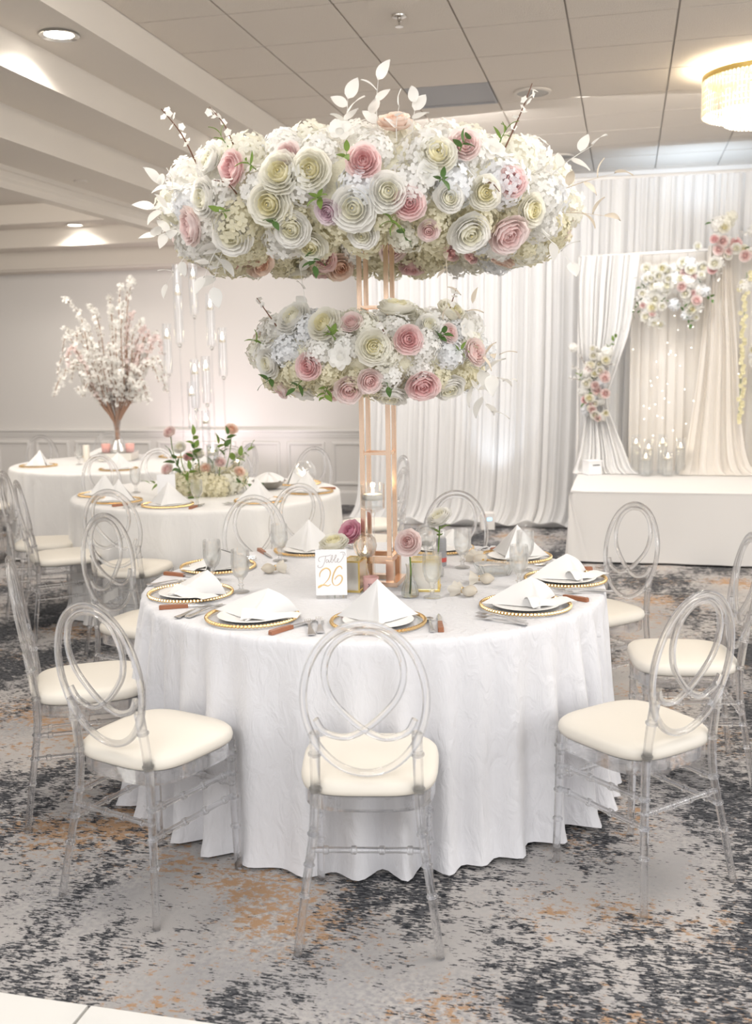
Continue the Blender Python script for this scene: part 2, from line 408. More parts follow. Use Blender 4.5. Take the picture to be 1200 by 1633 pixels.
for k, (in_, out_) in enumerate(q_[:-1]):
    i2, o2 = q_[k + 1]
    def ring(i, o): return [(-pw / 2 + i, -o, i), (pw / 2 - i, -o, i), (pw / 2 - i, -o, ph - i), (-pw / 2 + i, -o, ph - i)]
    pm.add(ring(in_, out_) + ring(i2, o2), [(a, (a + 1) % 4, 4 + (a + 1) % 4, 4 + a) for a in range(4)])
pm_me = pm.mesh('panel_moulding', M['trim_paint'], 0)
for k in range(14): link('panel_moulding', pm_me, wb, (-7.95 + k * .545, 11.3595, .225))

# white dance floor corner in front
df = empty('floor_panel', (-1.3, 1.6, 0), 0, kind='structure')
for x0, x1 in ((-1.30, -.0), (-1.30 - 1.22, -1.305)):
    a, b, c, d = (x0, -.6), (x1, -.6), (x1, 2.165), (x0, 2.165)
    MB().box(((x0 + x1) / 2 + 1.3 + .0, (2.165 - .6) / 2 - 1.6, .008), (x1 - x0 - .005, 2.775, .016)).build('tile', M['white_tile'], df, smooth=0)
df.rotation_euler = (0, 0, 0)

# recessed downlights
def downlight(x, y, z, label, p, ang=150):
    e = empty('recessed_downlight', (x, y, z), 0, label, 'downlight', 'recessed downlights in the soffit')
    MB().lathe([(.075, -.001), (.10, -.002), (.104, -.010), (.098, -.014), (.078, -.008), (.073, .0)], 32).build('trim_ring', M['chrome'], e)
    MB().lathe([(0, -.012), (.05, -.010), (.076, -.004)], 28).build('lens', M['downlight'], e)
    spot_light('downlight_lamp', (x, y, z - .03), (x, y, 0), p, WARM, ang, .5, .06)
downlight(-2.92, 5.14, 3.352, 'lit recessed downlight in the soffit nearest the camera', 46)
downlight(-2.93, 7.75, 3.352, 'lit recessed downlight in the soffit behind the tall floral ring', 26)
downlight(-5.85, 10.40, 3.15, 'lit recessed downlight in the alcove by the far wall', 34)
sv = empty('smoke_detector', (-3.86, 6.98, 2.955), 0, 'small flat white ceiling fitting on the lowest soffit', 'detector')
MB().lathe([(0, -.012), (.045, -.010), (.05, -.004), (.05, 0)], 24).build('cover', M['plaster'], sv)

# chandelier
ch = empty('chandelier', (.83, 7.58, ZC), 0, 'gold rimmed crystal chandelier glowing against the ceiling', 'chandelier')
MB().lathe([(0, 0), (.12, 0), (.12, -.03), (.03, -.045), (.03, -.07)], 28).build('ceiling_plate', M['brass'], ch)
MB().lathe([(.36, -.095), (.372, -.095), (.372, -.06), (.36, -.06), (.36, -.095)], 64).build('rim', M['brass'], ch)
sp_ = MB()
for k in range(4): sp_.tube([(0, 0, -.065), (.365 * math.cos(k * PI / 2 + .4), .365 * math.sin(k * PI / 2 + .4), -.075)], .006, 6)
sp_.build('spoke', M['brass'], ch)
cr = MB()
for j in range(6):
    z = -.095 - j * .038
    cr.add([(.010, 0, z), (0, .006, z), (-.010, 0, z), (0, -.006, z), (.009, 0, z - .034), (0, .005, z - .034), (-.009, 0, z - .034), (0, -.005, z - .034)], [(0, 1, 5, 4), (1, 2, 6, 5), (2, 3, 7, 6), (3, 0, 4, 7), (4, 5, 6, 7)])
cr_me = cr.mesh('crystal_strand', M['crystal'], 0)
for rr, nn, dz in ((.366, 84, 0), (.22, 48, -.06)):
    for k in range(nn):
        a = 2 * PI * k / nn
        o = link('crystal_strand', cr_me, ch, (rr * math.cos(a), rr * math.sin(a), dz)); o.rotation_euler = (0, 0, a + PI / 2)
for k in range(5): MB().ball((.16 * math.cos(k * 1.257), .16 * math.sin(k * 1.257), -.16), .022, 12, 8).build('bulb', M['bulb'], ch)
point_light('chandelier_lamp', (.83, 7.58, ZC - .17), 70, (1, .85, .62), .08)

# ------------------------------------------------------------------ chairs
def knuckles(b, pts, rs, zs, s=1.3, h=.006):
    """bamboo rings where a leg passes the given heights"""
    for z in zs:
        for (p, r0), (q, r1) in zip(zip(pts, rs), list(zip(pts, rs))[1:]):
            lo, hi = min(p[2], q[2]), max(p[2], q[2])
            if lo <= z <= hi:
                t = (z - p[2]) / (q[2] - p[2]); c = Vector(p).lerp(Vector(q), t); r = r0 + (r1 - r0) * t; d = (Vector(q) - Vector(p)).normalized()
                b.tube([c - d * h, c - d * h * .4, c + d * h * .4, c + d * h], [r * 1.02, r * s, r * s, r * 1.02], 12); break
def rung(a, c, r=.0088, nk=4):
    a, c = Vector(a), Vector(c); P, R = [a], [r]
    for k in range(nk):
        t = (k + .5) / nk if nk > 1 else .5
        m = a.lerp(c, t); d = (c - a).normalized()
        for o, q in ((-.009, 1), (-.006, 1.42), (.006, 1.42), (.009, 1)): P.append(m + d * o); R.append(r * q)
    P.append(c); R.append(r)
    return MB().tube(P, R, 10)
def lean(x, z): return (x, -.19 - (z - .50) * .15, z)
def make_chair():
    t = empty('acrylic_chair', (0, 0, 0))
    A = M['acrylic']
    # cushion and the clear frame below it
    def seatr(a, k):
        c, s = math.cos(a), math.sin(a); e = 2 / 3.6
        x, y = math.copysign(abs(c) ** e, c) * .2, math.copysign(abs(s) ** e, s) * .2
        return x * k * (1 + .04 * y / .2), y * k
    rows = [(.93, .447), (.985, .452), (1.0, .466), (.985, .480), (.94, .489), (.8, .496), (.5, .501), (.2, .503)]
    mb = MB(); n = 48
    vs_ = [(*seatr(2 * PI * k / n, q), z) for q, z in rows for k in range(n)]
    fs = [(j * n + k, j * n + (k + 1) % n, (j + 1) * n + (k + 1) % n, (j + 1) * n + k) for j in range(len(rows) - 1) for k in range(n)]
    fs += [tuple((len(rows) - 1) * n + k for k in range(n)), tuple(range(n))[::-1]]
    mb.add(vs_, fs).build('seat', M['cushion'], t, smooth=60)
    mb = MB(); prof = [(.955, .446), (.955, .402), (.90, .402), (.90, .446)]
    vs_ = [(*seatr(2 * PI * k / n, q), z) for q, z in prof for k in range(n)]
    fs = [(j * n + k, j * n + (k + 1) % n, ((j + 1) % 4) * n + (k + 1) % n, ((j + 1) % 4) * n + k) for j in range(4) for k in range(n)]
    mb.add(vs_, fs).build('seat_frame', A, t, smooth=40)
    for s in (-1, 1):
        pts = spline([lean(s * .139, .64), lean(s * .141, .55), (s * .144, -.188, .45), (s * .152, -.193, .335), (s * .172, -.213, .20), (s * .199, -.243, 0)], 5)
        R = [.0152 - .0035 * i / (len(pts) - 1) for i in range(len(pts))]
        b = MB().tube(pts, R, 14); knuckles(b, pts, R, (.575, .47, .340, .255, .171)); b.build('leg', A, t)
        pts = spline([(s * .166, .158, .445), (s * .168, .160, .25), (s * .172, .166, 0)], 6)
        R = [.0150 - .003 * i / (len(pts) - 1) for i in range(len(pts))]
        b = MB().tube(pts, R, 14); knuckles(b, pts, R, (.40, .33, .25, .15)); b.build('leg', A, t)
        rung((s * .150, -.192, .335), (s * .167, .159, .335)).build('stretcher', A, t)
        rung((s * .162, -.203, .255), (s * .168, .160, .255)).build('stretcher', A, t)
    rung((-.156, -.197, .295), (.156, -.197, .295)).build('stretcher', A, t)
    rung((-.167, .159, .295), (.167, .159, .295)).build('stretcher', A, t)
    rung((-.167, .159, .375), (.167, .159, .375)).build('stretcher', A, t)
    # oval back and the looped ribbon inside it
    ov = []
    for k in range(56):
        a = 2 * PI * k / 56
        ov.append(lean(.166 * math.cos(a), .735 + .218 * math.sin(a)))
    MB().tube(ov, .0112, 12, True).build('back_frame', A, t)
    R_ = [(0, .932), (.046, .922), (.087, .884), (.106, .816), (.089, .743), (.035, .677), (-.015, .639), (-.06, .624), (-.112, .641), (-.134, .679)]
    path = [(-x, z) for x, z in R_[::-1]] + R_[1:]
    lp = [Vector(lean(x, z)) + Vector((0, .006 * math.sin((i - 9) * .35), 0)) for i, (x, z) in enumerate(path)]
    MB().tube(spline(lp, 6), .0098, 12).build('back_loop', A, t)
    return t
T1 = Vector((-.966, 3.908, 0)); T2 = Vector((-2.777, 6.525, 0)); T3 = Vector((-4.457, 8.407, 0))
CH1 = [(-77, 1.15, 101, 'clear acrylic chair seen from behind, nearest the camera'),
       (-113, 1.15, 72, 'clear acrylic chair at front left of the numbered table, ivory seat in full view'),
       (-149, 1.11, 30, 'clear acrylic chair turned edge-on at the left frame edge beside the numbered table'),
       (166, 1.15, -12, 'clear acrylic chair left of the numbered table, behind the edge-on one'),
       (131, 1.11, -50, 'clear acrylic chair behind the numbered table, facing the number card'),
       (85, 1.10, -95, 'clear acrylic chair at the back of the numbered table, behind the sanitizer bottle'),
       (45, 1.19, -136, 'clear acrylic chair at the back right of the numbered table, before the draped stage'),
       (8, 1.21, -172, 'clear acrylic chair cut by the right frame edge'),
       (-34, 1.22, 136, 'clear acrylic chair at front right of the numbered table, ivory seat in full view')]
CH2 = [(-89, 1.18, 91, 'clear acrylic chair with its back to us at the candelabra table'),
       (-47, 1.20, 135, 'clear acrylic chair at the candelabra table, nearest the floral tower'),
       (-6, 1.16, 176, 'clear acrylic chair edge-on behind the gold tower legs'),
       (30, 1.16, -150, 'clear acrylic chair at the candelabra table, far right side toward the curtain'),
       (76, 1.18, -104, 'clear acrylic chair at the candelabra table beside the wainscot and globe candle'),
       (105, 1.20, -75, 'clear acrylic chair across the candelabra table, beside its floral base'),
       (152, 1.04, -28, 'clear acrylic chair between the candelabra table and the blossom table'),
       (-152, 1.07, 20, 'clear acrylic chair edge-on left of the candelabra table, the farther one'),
       (-122, 1.08, 42, 'clear acrylic chair edge-on left of the candelabra table, the nearer one'),
       (128, 1.22, -50, 'clear acrylic chair behind the candelabra table, before the blossom table cloth')]
CH3 = [(150, 1.08, -30, 'clear acrylic chair at the left end of the blossom table'),
       (-135, 1.15, 45, 'clear acrylic chair at the near left of the blossom table'),
       (-8, 1.12, 172, 'clear acrylic chair at the right end of the blossom table'),
       (120, 1.15, -60, 'clear acrylic chair across the blossom table by the wainscot')]
chair0 = make_chair(); first = True
for T, L, g in ((T1, CH1, 'chairs around the numbered table'), (T2, CH2, 'chairs around the candelabra table'), (T3, CH3, 'chairs around the blossom table')):
    for a, r, face, lb in L:
        o = chair0 if first else copy_tree(chair0); first = False
        ar = math.radians(a)
        o.location = (T.x + r * math.cos(ar), T.y + r * math.sin(ar), 0)
        o.rotation_euler = (0, 0, math.radians(face - 90))
        tag(o, lb, 'chair', g)

# ------------------------------------------------------------------ tables and cloths
ZT = .765
def tablecloth(T, R, seed, m, label, nf=40, amp=.072, flare=.035):
    rnd = random.Random(seed)
    comps = [(nf + k, rnd.uniform(.25, 1), rnd.uniform(0, 6.28)) for k in range(-9, 10, 2)]
    tot = sum(c[1] for c in comps) ** .5 * 1.25
    NT = 300
    def fold(th): return max(-1.5, min(1.5, sum(a * math.sin(n * th + p) for n, a, p in comps) / tot))
    def hem(th): return .006 + .012 * (1 + math.sin(3 * th + seed)) * .5 + .008 * (fold(th + .03) + 1) * .5
    F = [fold(2 * PI * k / NT) for k in range(NT)]; Hm = [hem(2 * PI * k / NT) for k in range(NT)]
    vs_, rows = [(0, 0, ZT)], []
    for rr in (.3, .6, .85, .96):
        rows.append([(rr * R * math.cos(2 * PI * k / NT), rr * R * math.sin(2 * PI * k / NT), ZT) for k in range(NT)])
    for rr, dz in ((.985, -.001), (.997, -.005), (1.004, -.014), (1.006, -.03)):
        rows.append([((rr * R + (.004 * F[k] if dz < -.012 else 0)) * math.cos(2 * PI * k / NT), (rr * R + (.004 * F[k] if dz < -.012 else 0)) * math.sin(2 * PI * k / NT), ZT + dz) for k in range(NT)])
    NV = 18
    for j in range(1, NV + 1):
        v = j / NV; row = []
        for k in range(NT):
            th = 2 * PI * k / NT
            f = F[k]; z = (ZT - .03) * (1 - v) + Hm[k] * v
            tw = .05 * v * math.sin(5 * th + seed)
            r = R * 1.006 + flare * v + amp * (v ** .65) * f + .006 * math.sin(7 * v + 9 * th + seed) * v
            if v > .93: r += .012 * (v - .93) / .07
            row.append((r * math.cos(th + tw * .3), r * math.sin(th + tw * .3), z))
        rows.append(row)
    for r in rows: vs_ += r
    fs = [(0, 1 + k, 1 + (k + 1) % NT) for k in range(NT)]
    for j in range(len(rows) - 1):
        for k in range(NT):
            l = (k + 1) % NT; fs.append((1 + j * NT + k, 1 + (j + 1) * NT + k, 1 + (j + 1) * NT + l, 1 + j * NT + l))
    o = MB().add(vs_, fs).build('tablecloth', m, None, (T.x, T.y, 0), smooth=180)
    return tag(o, label, 'tablecloth')
tablecloth(T1, .905, 3, M['velvet'], 'white crushed velvet cloth hanging in folds to the floor on the numbered table')
tablecloth(T2, .905, 5, M['velvet_cream'], 'cream floor-length cloth on the round table under the glass candelabra', 28, .035, .03)
tablecloth(T3, .905, 8, M['velvet_cream'], 'pleated pale cloth on the far round table with the blossom vase', 40, .062, .03)

# ------------------------------------------------------------------ place settings
def charger_proto():
    t = empty('charger_plate', (0, 0, 0))
    MB().lathe([(0, .004), (.10, .004), (.125, .006), (.155, .011), (.155, .008), (.125, .003), (.10, .0015), (0, .0015)], 40).build('plate_disc', M['charger_glass'], t)
    b = MB(); n = 78
    for k in range(n):
        a = 2 * PI * k / n; b.ball((.157 * math.cos(a), .157 * math.sin(a), .0105), .0070, 7, 4)
    b.build('beaded_rim', M['gold'], t)
    return t
def plate_proto():
    t = MB().lathe([(0, .003), (.075, .003), (.10, .0045), (.118, .008), (.120, .0095), (.118, .0105), (.10, .008), (.075, .0065), (0, .0065)], 40).build('dinner_plate', M['porcelain'])
    return t
def napkin_mesh(kind):
    b = MB()
    if kind == 0:
        H_, Wd, ax, ay = .132, .14, .0, .02
    else:
        H_, Wd, ax, ay = .080, .150, .045, .05
    def surf(u, v):       # u sweeps left wing - front pleat - right wing, v from apex to base
        t = u * 2 - 1; s = abs(t)
        bx = Wd * t * (1 - .10 * (1 - s)); by = -.085 * (1 - s) ** 1.25 + .055 * s
        pl = .020 * math.exp(-(t / .09) ** 2) - .010 * math.exp(-((s - .17) / .07) ** 2)
        by -= pl * (.25 + .75 * v)
        w = v * (1 + .10 * math.sin(v * PI) * (1 - s))
        bulge = .014 * math.sin(v * PI) * math.sin(s * PI)
        z = H_ * (1 - v) ** 1.12 + .001 + .006 * math.sin(t * 6 + kind) * v * (1 - v) + (.010 * s * math.sin(PI * v) if kind else 0)
        return (bx * w + ax * (1 - v) + .012 * math.sin(v * 3) * (kind), by * w + ay * (1 - v) - bulge, z)
    b.grid(surf, 34, 9)
    def backf(u, v):      # the folded back that props it up
        t = u * 2 - 1
        return (Wd * .9 * t * v + ax * (1 - v), ay * (1 - v) + (.095 - .03 * abs(t)) * v, H_ * .96 * (1 - v) + .001 + .008 * math.sin(t * 5) * v * (1 - v))
    b.grid(backf, 12, 6)
    if kind:              # a loose second layer of cloth lying to one side
        b.grid(lambda u, v: (-.02 + .19 * u, -.02 - .075 * v + .03 * u, .004 + .030 * (1 - u) * math.sin(PI * min(1, v + .15)) + .004 * math.sin(u * 9)), 10, 5)
    return b.mesh('napkin_cloth', M['napkin'], 60)
nap_me = [napkin_mesh(0), napkin_mesh(1)]
def fork_proto():
    b = MB()
    def sec(y, w, z): return y, w, z
    st = [(-.095, .010, .004), (-.09, .013, .004), (-.06, .010, .005), (-.02, .0055, .009), (.02, .005, .012), (.035, .009, .009), (.05, .0125, .006), (.058, .0125, .006)]
    vs_ = []
    for y, wd, z in st: vs_ += [(-wd, y, z), (wd, y, z), (wd, y, z + .0022), (-wd, y, z + .0022)]
    n = len(st)
    fs = [(4 * i + k, 4 * i + (k + 1) % 4, 4 * i + 4 + (k + 1) % 4, 4 * i + 4 + k) for i in range(n - 1) for k in range(4)] + [(3, 2, 1, 0), tuple(4 * n - 4 + k for k in range(4))]
    b.add(vs_, fs)
    for k in range(4):
        x = -.0102 + k * .0068
        b.tube([(x, .056, .007), (x, .075, .0065), (x, .096, .010)], [.0019, .0018, .001], 6)
    return b.build('fork', M['steel'], smooth=40)
def knife_proto():
    t = empty('steak_knife', (0, 0, 0))
    b = MB(); st = [(-.115, .008, .011), (-.11, .0105, .014), (-.06, .009, .014), (-.03, .0085, .013), (-.012, .0085, .012)]
    vs_ = []
    for y, wd, h in st: vs_ += [(-wd, y, 0), (wd, y, 0), (wd * .85, y, h), (-wd * .85, y, h)]
    n = len(st)
    b.add(vs_, [(4 * i + k, 4 * i + (k + 1) % 4, 4 * i + 4 + (k + 1) % 4, 4 * i + 4 + k) for i in range(n - 1) for k in range(4)] + [(3, 2, 1, 0), tuple(4 * n - 4 + k for k in range(4))])
    b.build('handle', M['wood'], t, smooth=30)
    b = MB(); st = [(-.013, .0075, .009), (.0, .0085, .008), (.06, .0095, .006), (.095, .006, .005), (.112, .001, .004)]
    vs_ = []
    for y, wd, z in st: vs_ += [(-wd * .6, y, z - .001), (wd, y, z - .001), (wd * .9, y, z + .0012), (-wd * .6, y, z + .0015)]
    n = len(st)
    b.add(vs_, [(4 * i + k, 4 * i + (k + 1) % 4, 4 * i + 4 + (k + 1) % 4, 4 * i + 4 + k) for i in range(n - 1) for k in range(4)] + [(3, 2, 1, 0), tuple(4 * n - 4 + k for k in range(4))])
    b.build('blade', M['steel'], t, smooth=30)
    return t
def spoon_proto():
    b = MB(); st = [(-.09, .008, .003), (-.05, .006, .004), (.02, .0035, .008), (.045, .005, .006)]
    vs_ = []
    for y, wd, z in st: vs_ += [(-wd, y, z), (wd, y, z), (wd, y, z + .002), (-wd, y, z + .002)]
    n = len(st)
    b.add(vs_, [(4 * i + k, 4 * i + (k + 1) % 4, 4 * i + 4 + (k + 1) % 4, 4 * i + 4 + k) for i in range(n - 1) for k in range(4)] + [(3, 2, 1, 0), tuple(4 * n - 4 + k for k in range(4))])
    b.lathe([(0, .003), (.008, .004), (.014, .008), (.0155, .0095), (.012, .0085), (0, .005)], 16)
    k0 = len(b.v) - 0
    m = [(x, y, z) for x, y, z in b.v]
    nn = 4 * n
    b.v = m[:nn] + [(x, .062 + y * 1.45, z) for x, y, z in m[nn:]]
    return b.build('spoon', M['steel'], smooth=50)
def goblet_proto():
    t = empty('water_goblet', (0, 0, 0))
    MB().lathe([(0, .002), (.030, .002), (.033, .004), (.030, .007), (.012, .012), (.008, .018), (.0075, .024), (.012, .028), (.012, .031), (.008, .034), (.0085, .048), (.014, .056), (.026, .068), (.034, .088), (.037, .112), (.0365, .145), (.0345, .168), (.0335, .168), (.0355, .145), (.036, .112), (.033, .088), (.024, .070), (.012, .060), (0, .058)], 28).build('glass_body', M['goblet_glass'], t)
    MB().lathe([(0, .0605), (.012, .0625), (.0235, .0715), (.0325, .0885), (.0352, .112), (.0351, .130), (0, .130)], 24).build('water', M['water'], t)
    return t
P_charger, P_plate, P_fork, P_knife, P_spoon, P_goblet = charger_proto(), plate_proto(), fork_proto(), knife_proto(), spoon_proto(), goblet_proto()
used = set()
def place(proto, loc, rz, label, cat, group):
    o = proto if proto.name not in used else copy_tree(proto)
    used.add(proto.name)
    o.location = loc; o.rotation_euler = (0, 0, rz); tag(o, label, cat, group)
    return o
def setting(T, a, r, where, tbl, nap=0, goblet=None, nrot=0, forks=True, knife=True, spoon=False, dz=0):
    ar = math.radians(a); c = Vector((T.x + r * math.cos(ar), T.y + r * math.sin(ar), ZT + dz))
    inn = Vector((-math.cos(ar), -math.sin(ar), 0)); rt = Vector((inn.y, -inn.x, 0)); rz = math.atan2(inn.y, inn.x) - PI / 2
    place(P_charger, c, random.uniform(0, 6), 'gold beaded glass charger ' + where, 'charger', 'gold beaded chargers on the ' + tbl)
    place(P_plate, c + Vector((0, 0, .0065)), 0, 'pale dinner plate under the napkin ' + where, 'plate', 'dinner plates on the ' + tbl)
    o = link('folded_napkin', nap_me[nap], None, c + Vector((0, 0, .0145))); o.rotation_euler = (0, 0, rz + nrot)
    tag(o, 'white napkin folded into a standing point ' + where, 'napkin', 'folded napkins on the ' + tbl)
    if forks:
        place(P_fork, c - rt * .195 - inn * .03 + Vector((0, 0, .001)), rz + .05, 'outer steel fork ' + where, 'fork', 'forks on the ' + tbl)
        place(P_fork, c - rt * .228 - inn * .055 + Vector((0, 0, .001)), rz + .12, 'inner steel fork beside the charger ' + where, 'fork', 'forks on the ' + tbl)
    if knife: place(P_knife, c + rt * .205 - inn * .02 + Vector((0, 0, .001)), rz - .05, 'wooden-handled steak knife ' + where, 'knife', 'steak knives on the ' + tbl)
    if spoon: place(P_spoon, c + rt * .172 - inn * .05 + Vector((0, 0, .001)), rz, 'steel spoon ' + where, 'spoon', 'spoons on the ' + tbl)
    if goblet: place(P_goblet, (*goblet, ZT + dz), 0, 'stemmed water goblet ' + where, 'goblet', 'water goblets on the ' + tbl)
NT_ = 'numbered table'
S1 = [(-75, .675, 'at the seat nearest the camera', 0, (-.681, 3.655), True, 0),
      (-112, .715, 'at the front left seat, before the number card', 1, (-1.417, 3.616), False, .5),
      (-150, .725, 'at the left rim of the numbered table', 1, (-1.609, 3.80), False, .5),
      (169, .735, 'at the rear left seat of the numbered table', 1, (-1.472, 4.237), False, -.1),
      (128, .73, 'at the back seat behind the cream rose', 0, None, False, PI - .5),
      (79, .725, 'at the back seat behind the sanitizer bottle', 1, (-.655, 4.216), False, PI - .2),
      (48, .755, 'at the back right seat, before the stage', 0, (-.392, 4.207), False, PI + .4),
      (10, .76, 'at the right rim of the numbered table', 1, (-.384, 3.871), False, -1.0),
      (-28, .72, 'at the front right seat of the numbered table', 1, None, False, -.5)]
for a, r, wh, np_, gb, spn, nr in S1: setting(T1, a, r, wh, NT_, np_, gb, nr, spoon=spn)
S2 = [(-88, .69, 'at the near side of the candelabra table', 0, (-2.55, 5.825)), (-125, .68, 'at the near left of the candelabra table', 0, None), (-157, .70, 'at the left end of the candelabra table', 0, (-3.249, 6.40)),
      (-39, .69, 'at the candelabra table below the pewter bowl', 0, None), (3, .72, 'at the right end of the candelabra table', 0, None), (45, .70, 'behind the pewter bowl on the candelabra table', 0, None),
      (125, .70, 'at the far left of the candelabra table', 0, (-2.96, 6.95))]
for k, (a, r, wh, np_, gb) in enumerate(S2): setting(T2, a, r, wh, 'candelabra table', np_, gb, 0 if -140 < a < -30 else (-.6 if a > -30 else .6), forks=(k in (0, 3)), knife=(k in (0, 1, 4)))
S3 = [(-145, .66, 'at the near left of the blossom table', 0, (-4.70, 8.2)), (-60, .66, 'at the near right of the blossom table', 0, None), (60, .66, 'at the far right of the blossom table', 0, None), (130, .66, 'at the far side of the blossom table', 1, None)]
for a, r, wh, np_, gb in S3: setting(T3, a, r, wh, 'blossom table', np_, gb, 0 if a < 0 else PI, forks=False, knife=False)

# ------------------------------------------------------------------ flowers
def petal(b, L, a, r0, half, th0, rnd, mat_=0, nu=4, nv=4, curl=.35, ruffle=.03, fall=.15, bulge=1.3):
    def fn(u, v):
        t = u * 2 - 1
        vv = v * (1 - fall * t * t)
        r, z, n = r0, 0.0, 6
        for i in range(n):
            s = (i + .5) / n * vv
            an = a + bulge * (.5 - s) + (1.5 * curl * max(0, s - .72) / .28 if a > .25 else 0)
            r += math.sin(an) * L * vv / n; z += math.cos(an) * L * vv / n
        wd = half * (.45 + .55 * math.sin(PI * min(1, .12 + .62 * v)))
        th = th0 + t * wd
        k = 1 + ruffle * math.sin(5 * t + th0 * 3) * v
        return (r * k * math.cos(th), r * k * math.sin(th), z + ruffle * .8 * math.sin(4 * t + th0 * 5) * v)
    b.grid(fn, nu, nv, mat=mat_)
LAY = {'rose': [(3, .58, .00, .06, 1.5, 1), (3, .64, .08, .13, 1.4, 1), (4, .68, .20, .20, 1.2, 1), (5, .72, .40, .27, 1.1, 0), (5, .76, .70, .31, 1.1, 0), (5, .76, 1.05, .32, 1.1, 0)],
       'garden': [(4, .52, .00, .10, 1.1, 1), (5, .58, .10, .18, .9, 1), (6, .62, .25, .26, .8, 1), (7, .66, .42, .32, .8, 0), (7, .70, .64, .36, .85, 0), (8, .72, .92, .38, .8, 0), (7, .72, 1.25, .38, .85, 0)],
       'peony': [(4, .56, .02, .08, 1.1, 1), (5, .62, .14, .16, 1.0, 1), (6, .68, .30, .24, .9, 1), (6, .72, .48, .30, .95, 0), (6, .76, .72, .34, 1.0, 0), (6, .76, 1.05, .34, 1.0, 0)],
       'anemone': [(8, .15, .1, .05, .5, 1), (6, .66, .95, .10, .75, 0), (6, .74, 1.2, .10, .7, 0)]}
def flower_mesh(kind, seed, col):
    rnd = random.Random(seed); b = MB()
    for li, (n, L, a, r0, half, mt) in enumerate(LAY[kind]):
        off = rnd.uniform(0, 6)
        for k in range(n):
            petal(b, L * rnd.uniform(.92, 1.06), a * rnd.uniform(.9, 1.1), r0, half, off + 2 * PI * k / n + rnd.uniform(-.12, .12), rnd, mt, ruffle=.05 if kind == 'peony' else .035, fall=.3 if kind == 'anemone' else rnd.uniform(.10, .22), bulge=-.5 if kind == 'anemone' else 1.35)
    b.lathe([(0, -.15), (.2, -.12), (.34, -.02), (.3, .12), (0, .2)], 12)
    if kind == 'anemone': b.ball((0, 0, .12), .07, 8, 5, mat=2)
    if kind == 'garden': b.ball((0, 0, .50), .035, 8, 5, mat=2)
    return b.mesh(kind + '_' + 'petals', [M['pet' + col], M['pin' + col], M['stamen']], 180)
FM = {}
def flower(kind, col, var=0):
    k = (kind, col, var)
    if k not in FM: FM[k] = flower_mesh(kind, hash((kind, var)) % 997 if False else (len(kind) * 31 + var * 7 + 3), col)
    return FM[k]
def hydrangea_mesh(seed, col, n=52):
    rnd = random.Random(seed); b = MB()
    for i in range(n):
        zc = 1 - 1.35 * (i + .5) / n; rr = math.sqrt(max(0, 1 - zc * zc)); th = i * 2.39996 + rnd.uniform(-.2, .2)
        nrm = Vector((rr * math.cos(th), rr * math.sin(th), zc)).normalized()
        c = nrm * rnd.uniform(.88, 1.06); q = (nrm + Vector((rnd.uniform(-.3, .3), rnd.uniform(-.3, .3), rnd.uniform(-.3, .3)))).to_track_quat('Z', 'Y'); sp = rnd.uniform(0, 1.57); sz = rnd.uniform(.20, .26)
        for k in range(4):
            a = sp + k * PI / 2; ca, sa = math.cos(a), math.sin(a)
            pts = [(0, 0, 0), (.42, -.40, .10), (.95, -.34, .10), (1.08, 0, .16), (.95, .34, .10), (.42, .40, .10)]
            b.add([c + q @ Vector(((x * ca - y * sa) * sz, (x * sa + y * ca) * sz, z * sz)) for x, y, z in pts], [(0, 1, 2, 3), (0, 3, 4, 5)])
    b.ball((0, 0, -.02), .80, 10, 6)
    return b.mesh('hydrangea_florets', [M['hyd' + col]], 0)
HM = {c: [hydrangea_mesh(11 * k + ord(c), c) for k in range(3)] for c in HYD}
def leaf_mesh(name, m, w=.34, cup=.12, n=7):
    b = MB()
    def fn(u, v):
        t = u * 2 - 1; wd = w * (math.sin(PI * v ** .8) ** .8) * (1 - .15 * v)
        return (t * wd, v, cup * math.sin(v * PI) - .12 * abs(t) * wd + cup * .5 * t * t)
    b.grid(fn, 2, n)
    return b.mesh(name, m, 180)
LF = {'green': leaf_mesh('leaf_blade', M['leaf_green'], .26), 'dark': leaf_mesh('leaf_blade', M['leaf_dark'], .28), 'white': leaf_mesh('leaf_blade', M['leaf_white'], .30), 'dry': leaf_mesh('leaf_blade', M['leaf_dry'], .2), 'narrow': leaf_mesh('leaf_blade', M['leaf_green'], .12)}
def quat(nrm, spin=0): return Vector(nrm).to_track_quat('Z', 'Y') @ Quaternion((0, 0, 1), spin)
def yquat(d, spin=0): return Vector(d).to_track_quat('Y', 'Z') @ Quaternion((0, 1, 0), spin)
def spray(parent, p, d, L, n, kind, lsize, name='leaf_spray', stem='stem_green', spread=.9, droop=0, rnd=random, seed_bl=None):
    """a stem that is one part with its leaves as sub-parts"""
    p, d = Vector(p), Vector(d).normalized(); side = d.cross(Vector((.3, .2, 1))).normalized()
    pts = [p + d * (L * t) + Vector((0, 0, -droop * t * t)) + side * (.05 * L * math.sin(t * 3)) for t in (0, .25, .5, .75, 1)]
    st = MB().tube(spline(pts, 3), [.0022 * (1 - .06 * i) for i in range(13)], 5).build(name, M[stem], parent)
    for k in range(n):
        t = (k + 1) / n; q = p + d * (L * t) + Vector((0, 0, -droop * t * t)) + side * (.05 * L * math.sin(t * 3))
        ax = Quaternion(d, k * 2.4 + rnd.uniform(-.4, .4)) @ side
        dd = d * (.55 if k < n - 1 else 1.4) + ax * spread + Vector((0, 0, -.15 * droop / max(L, .01)))
        link('leaf', LF[kind], st, q, yquat(dd, rnd.uniform(-.8, .8)), lsize * rnd.uniform(.8, 1.15))
    return st
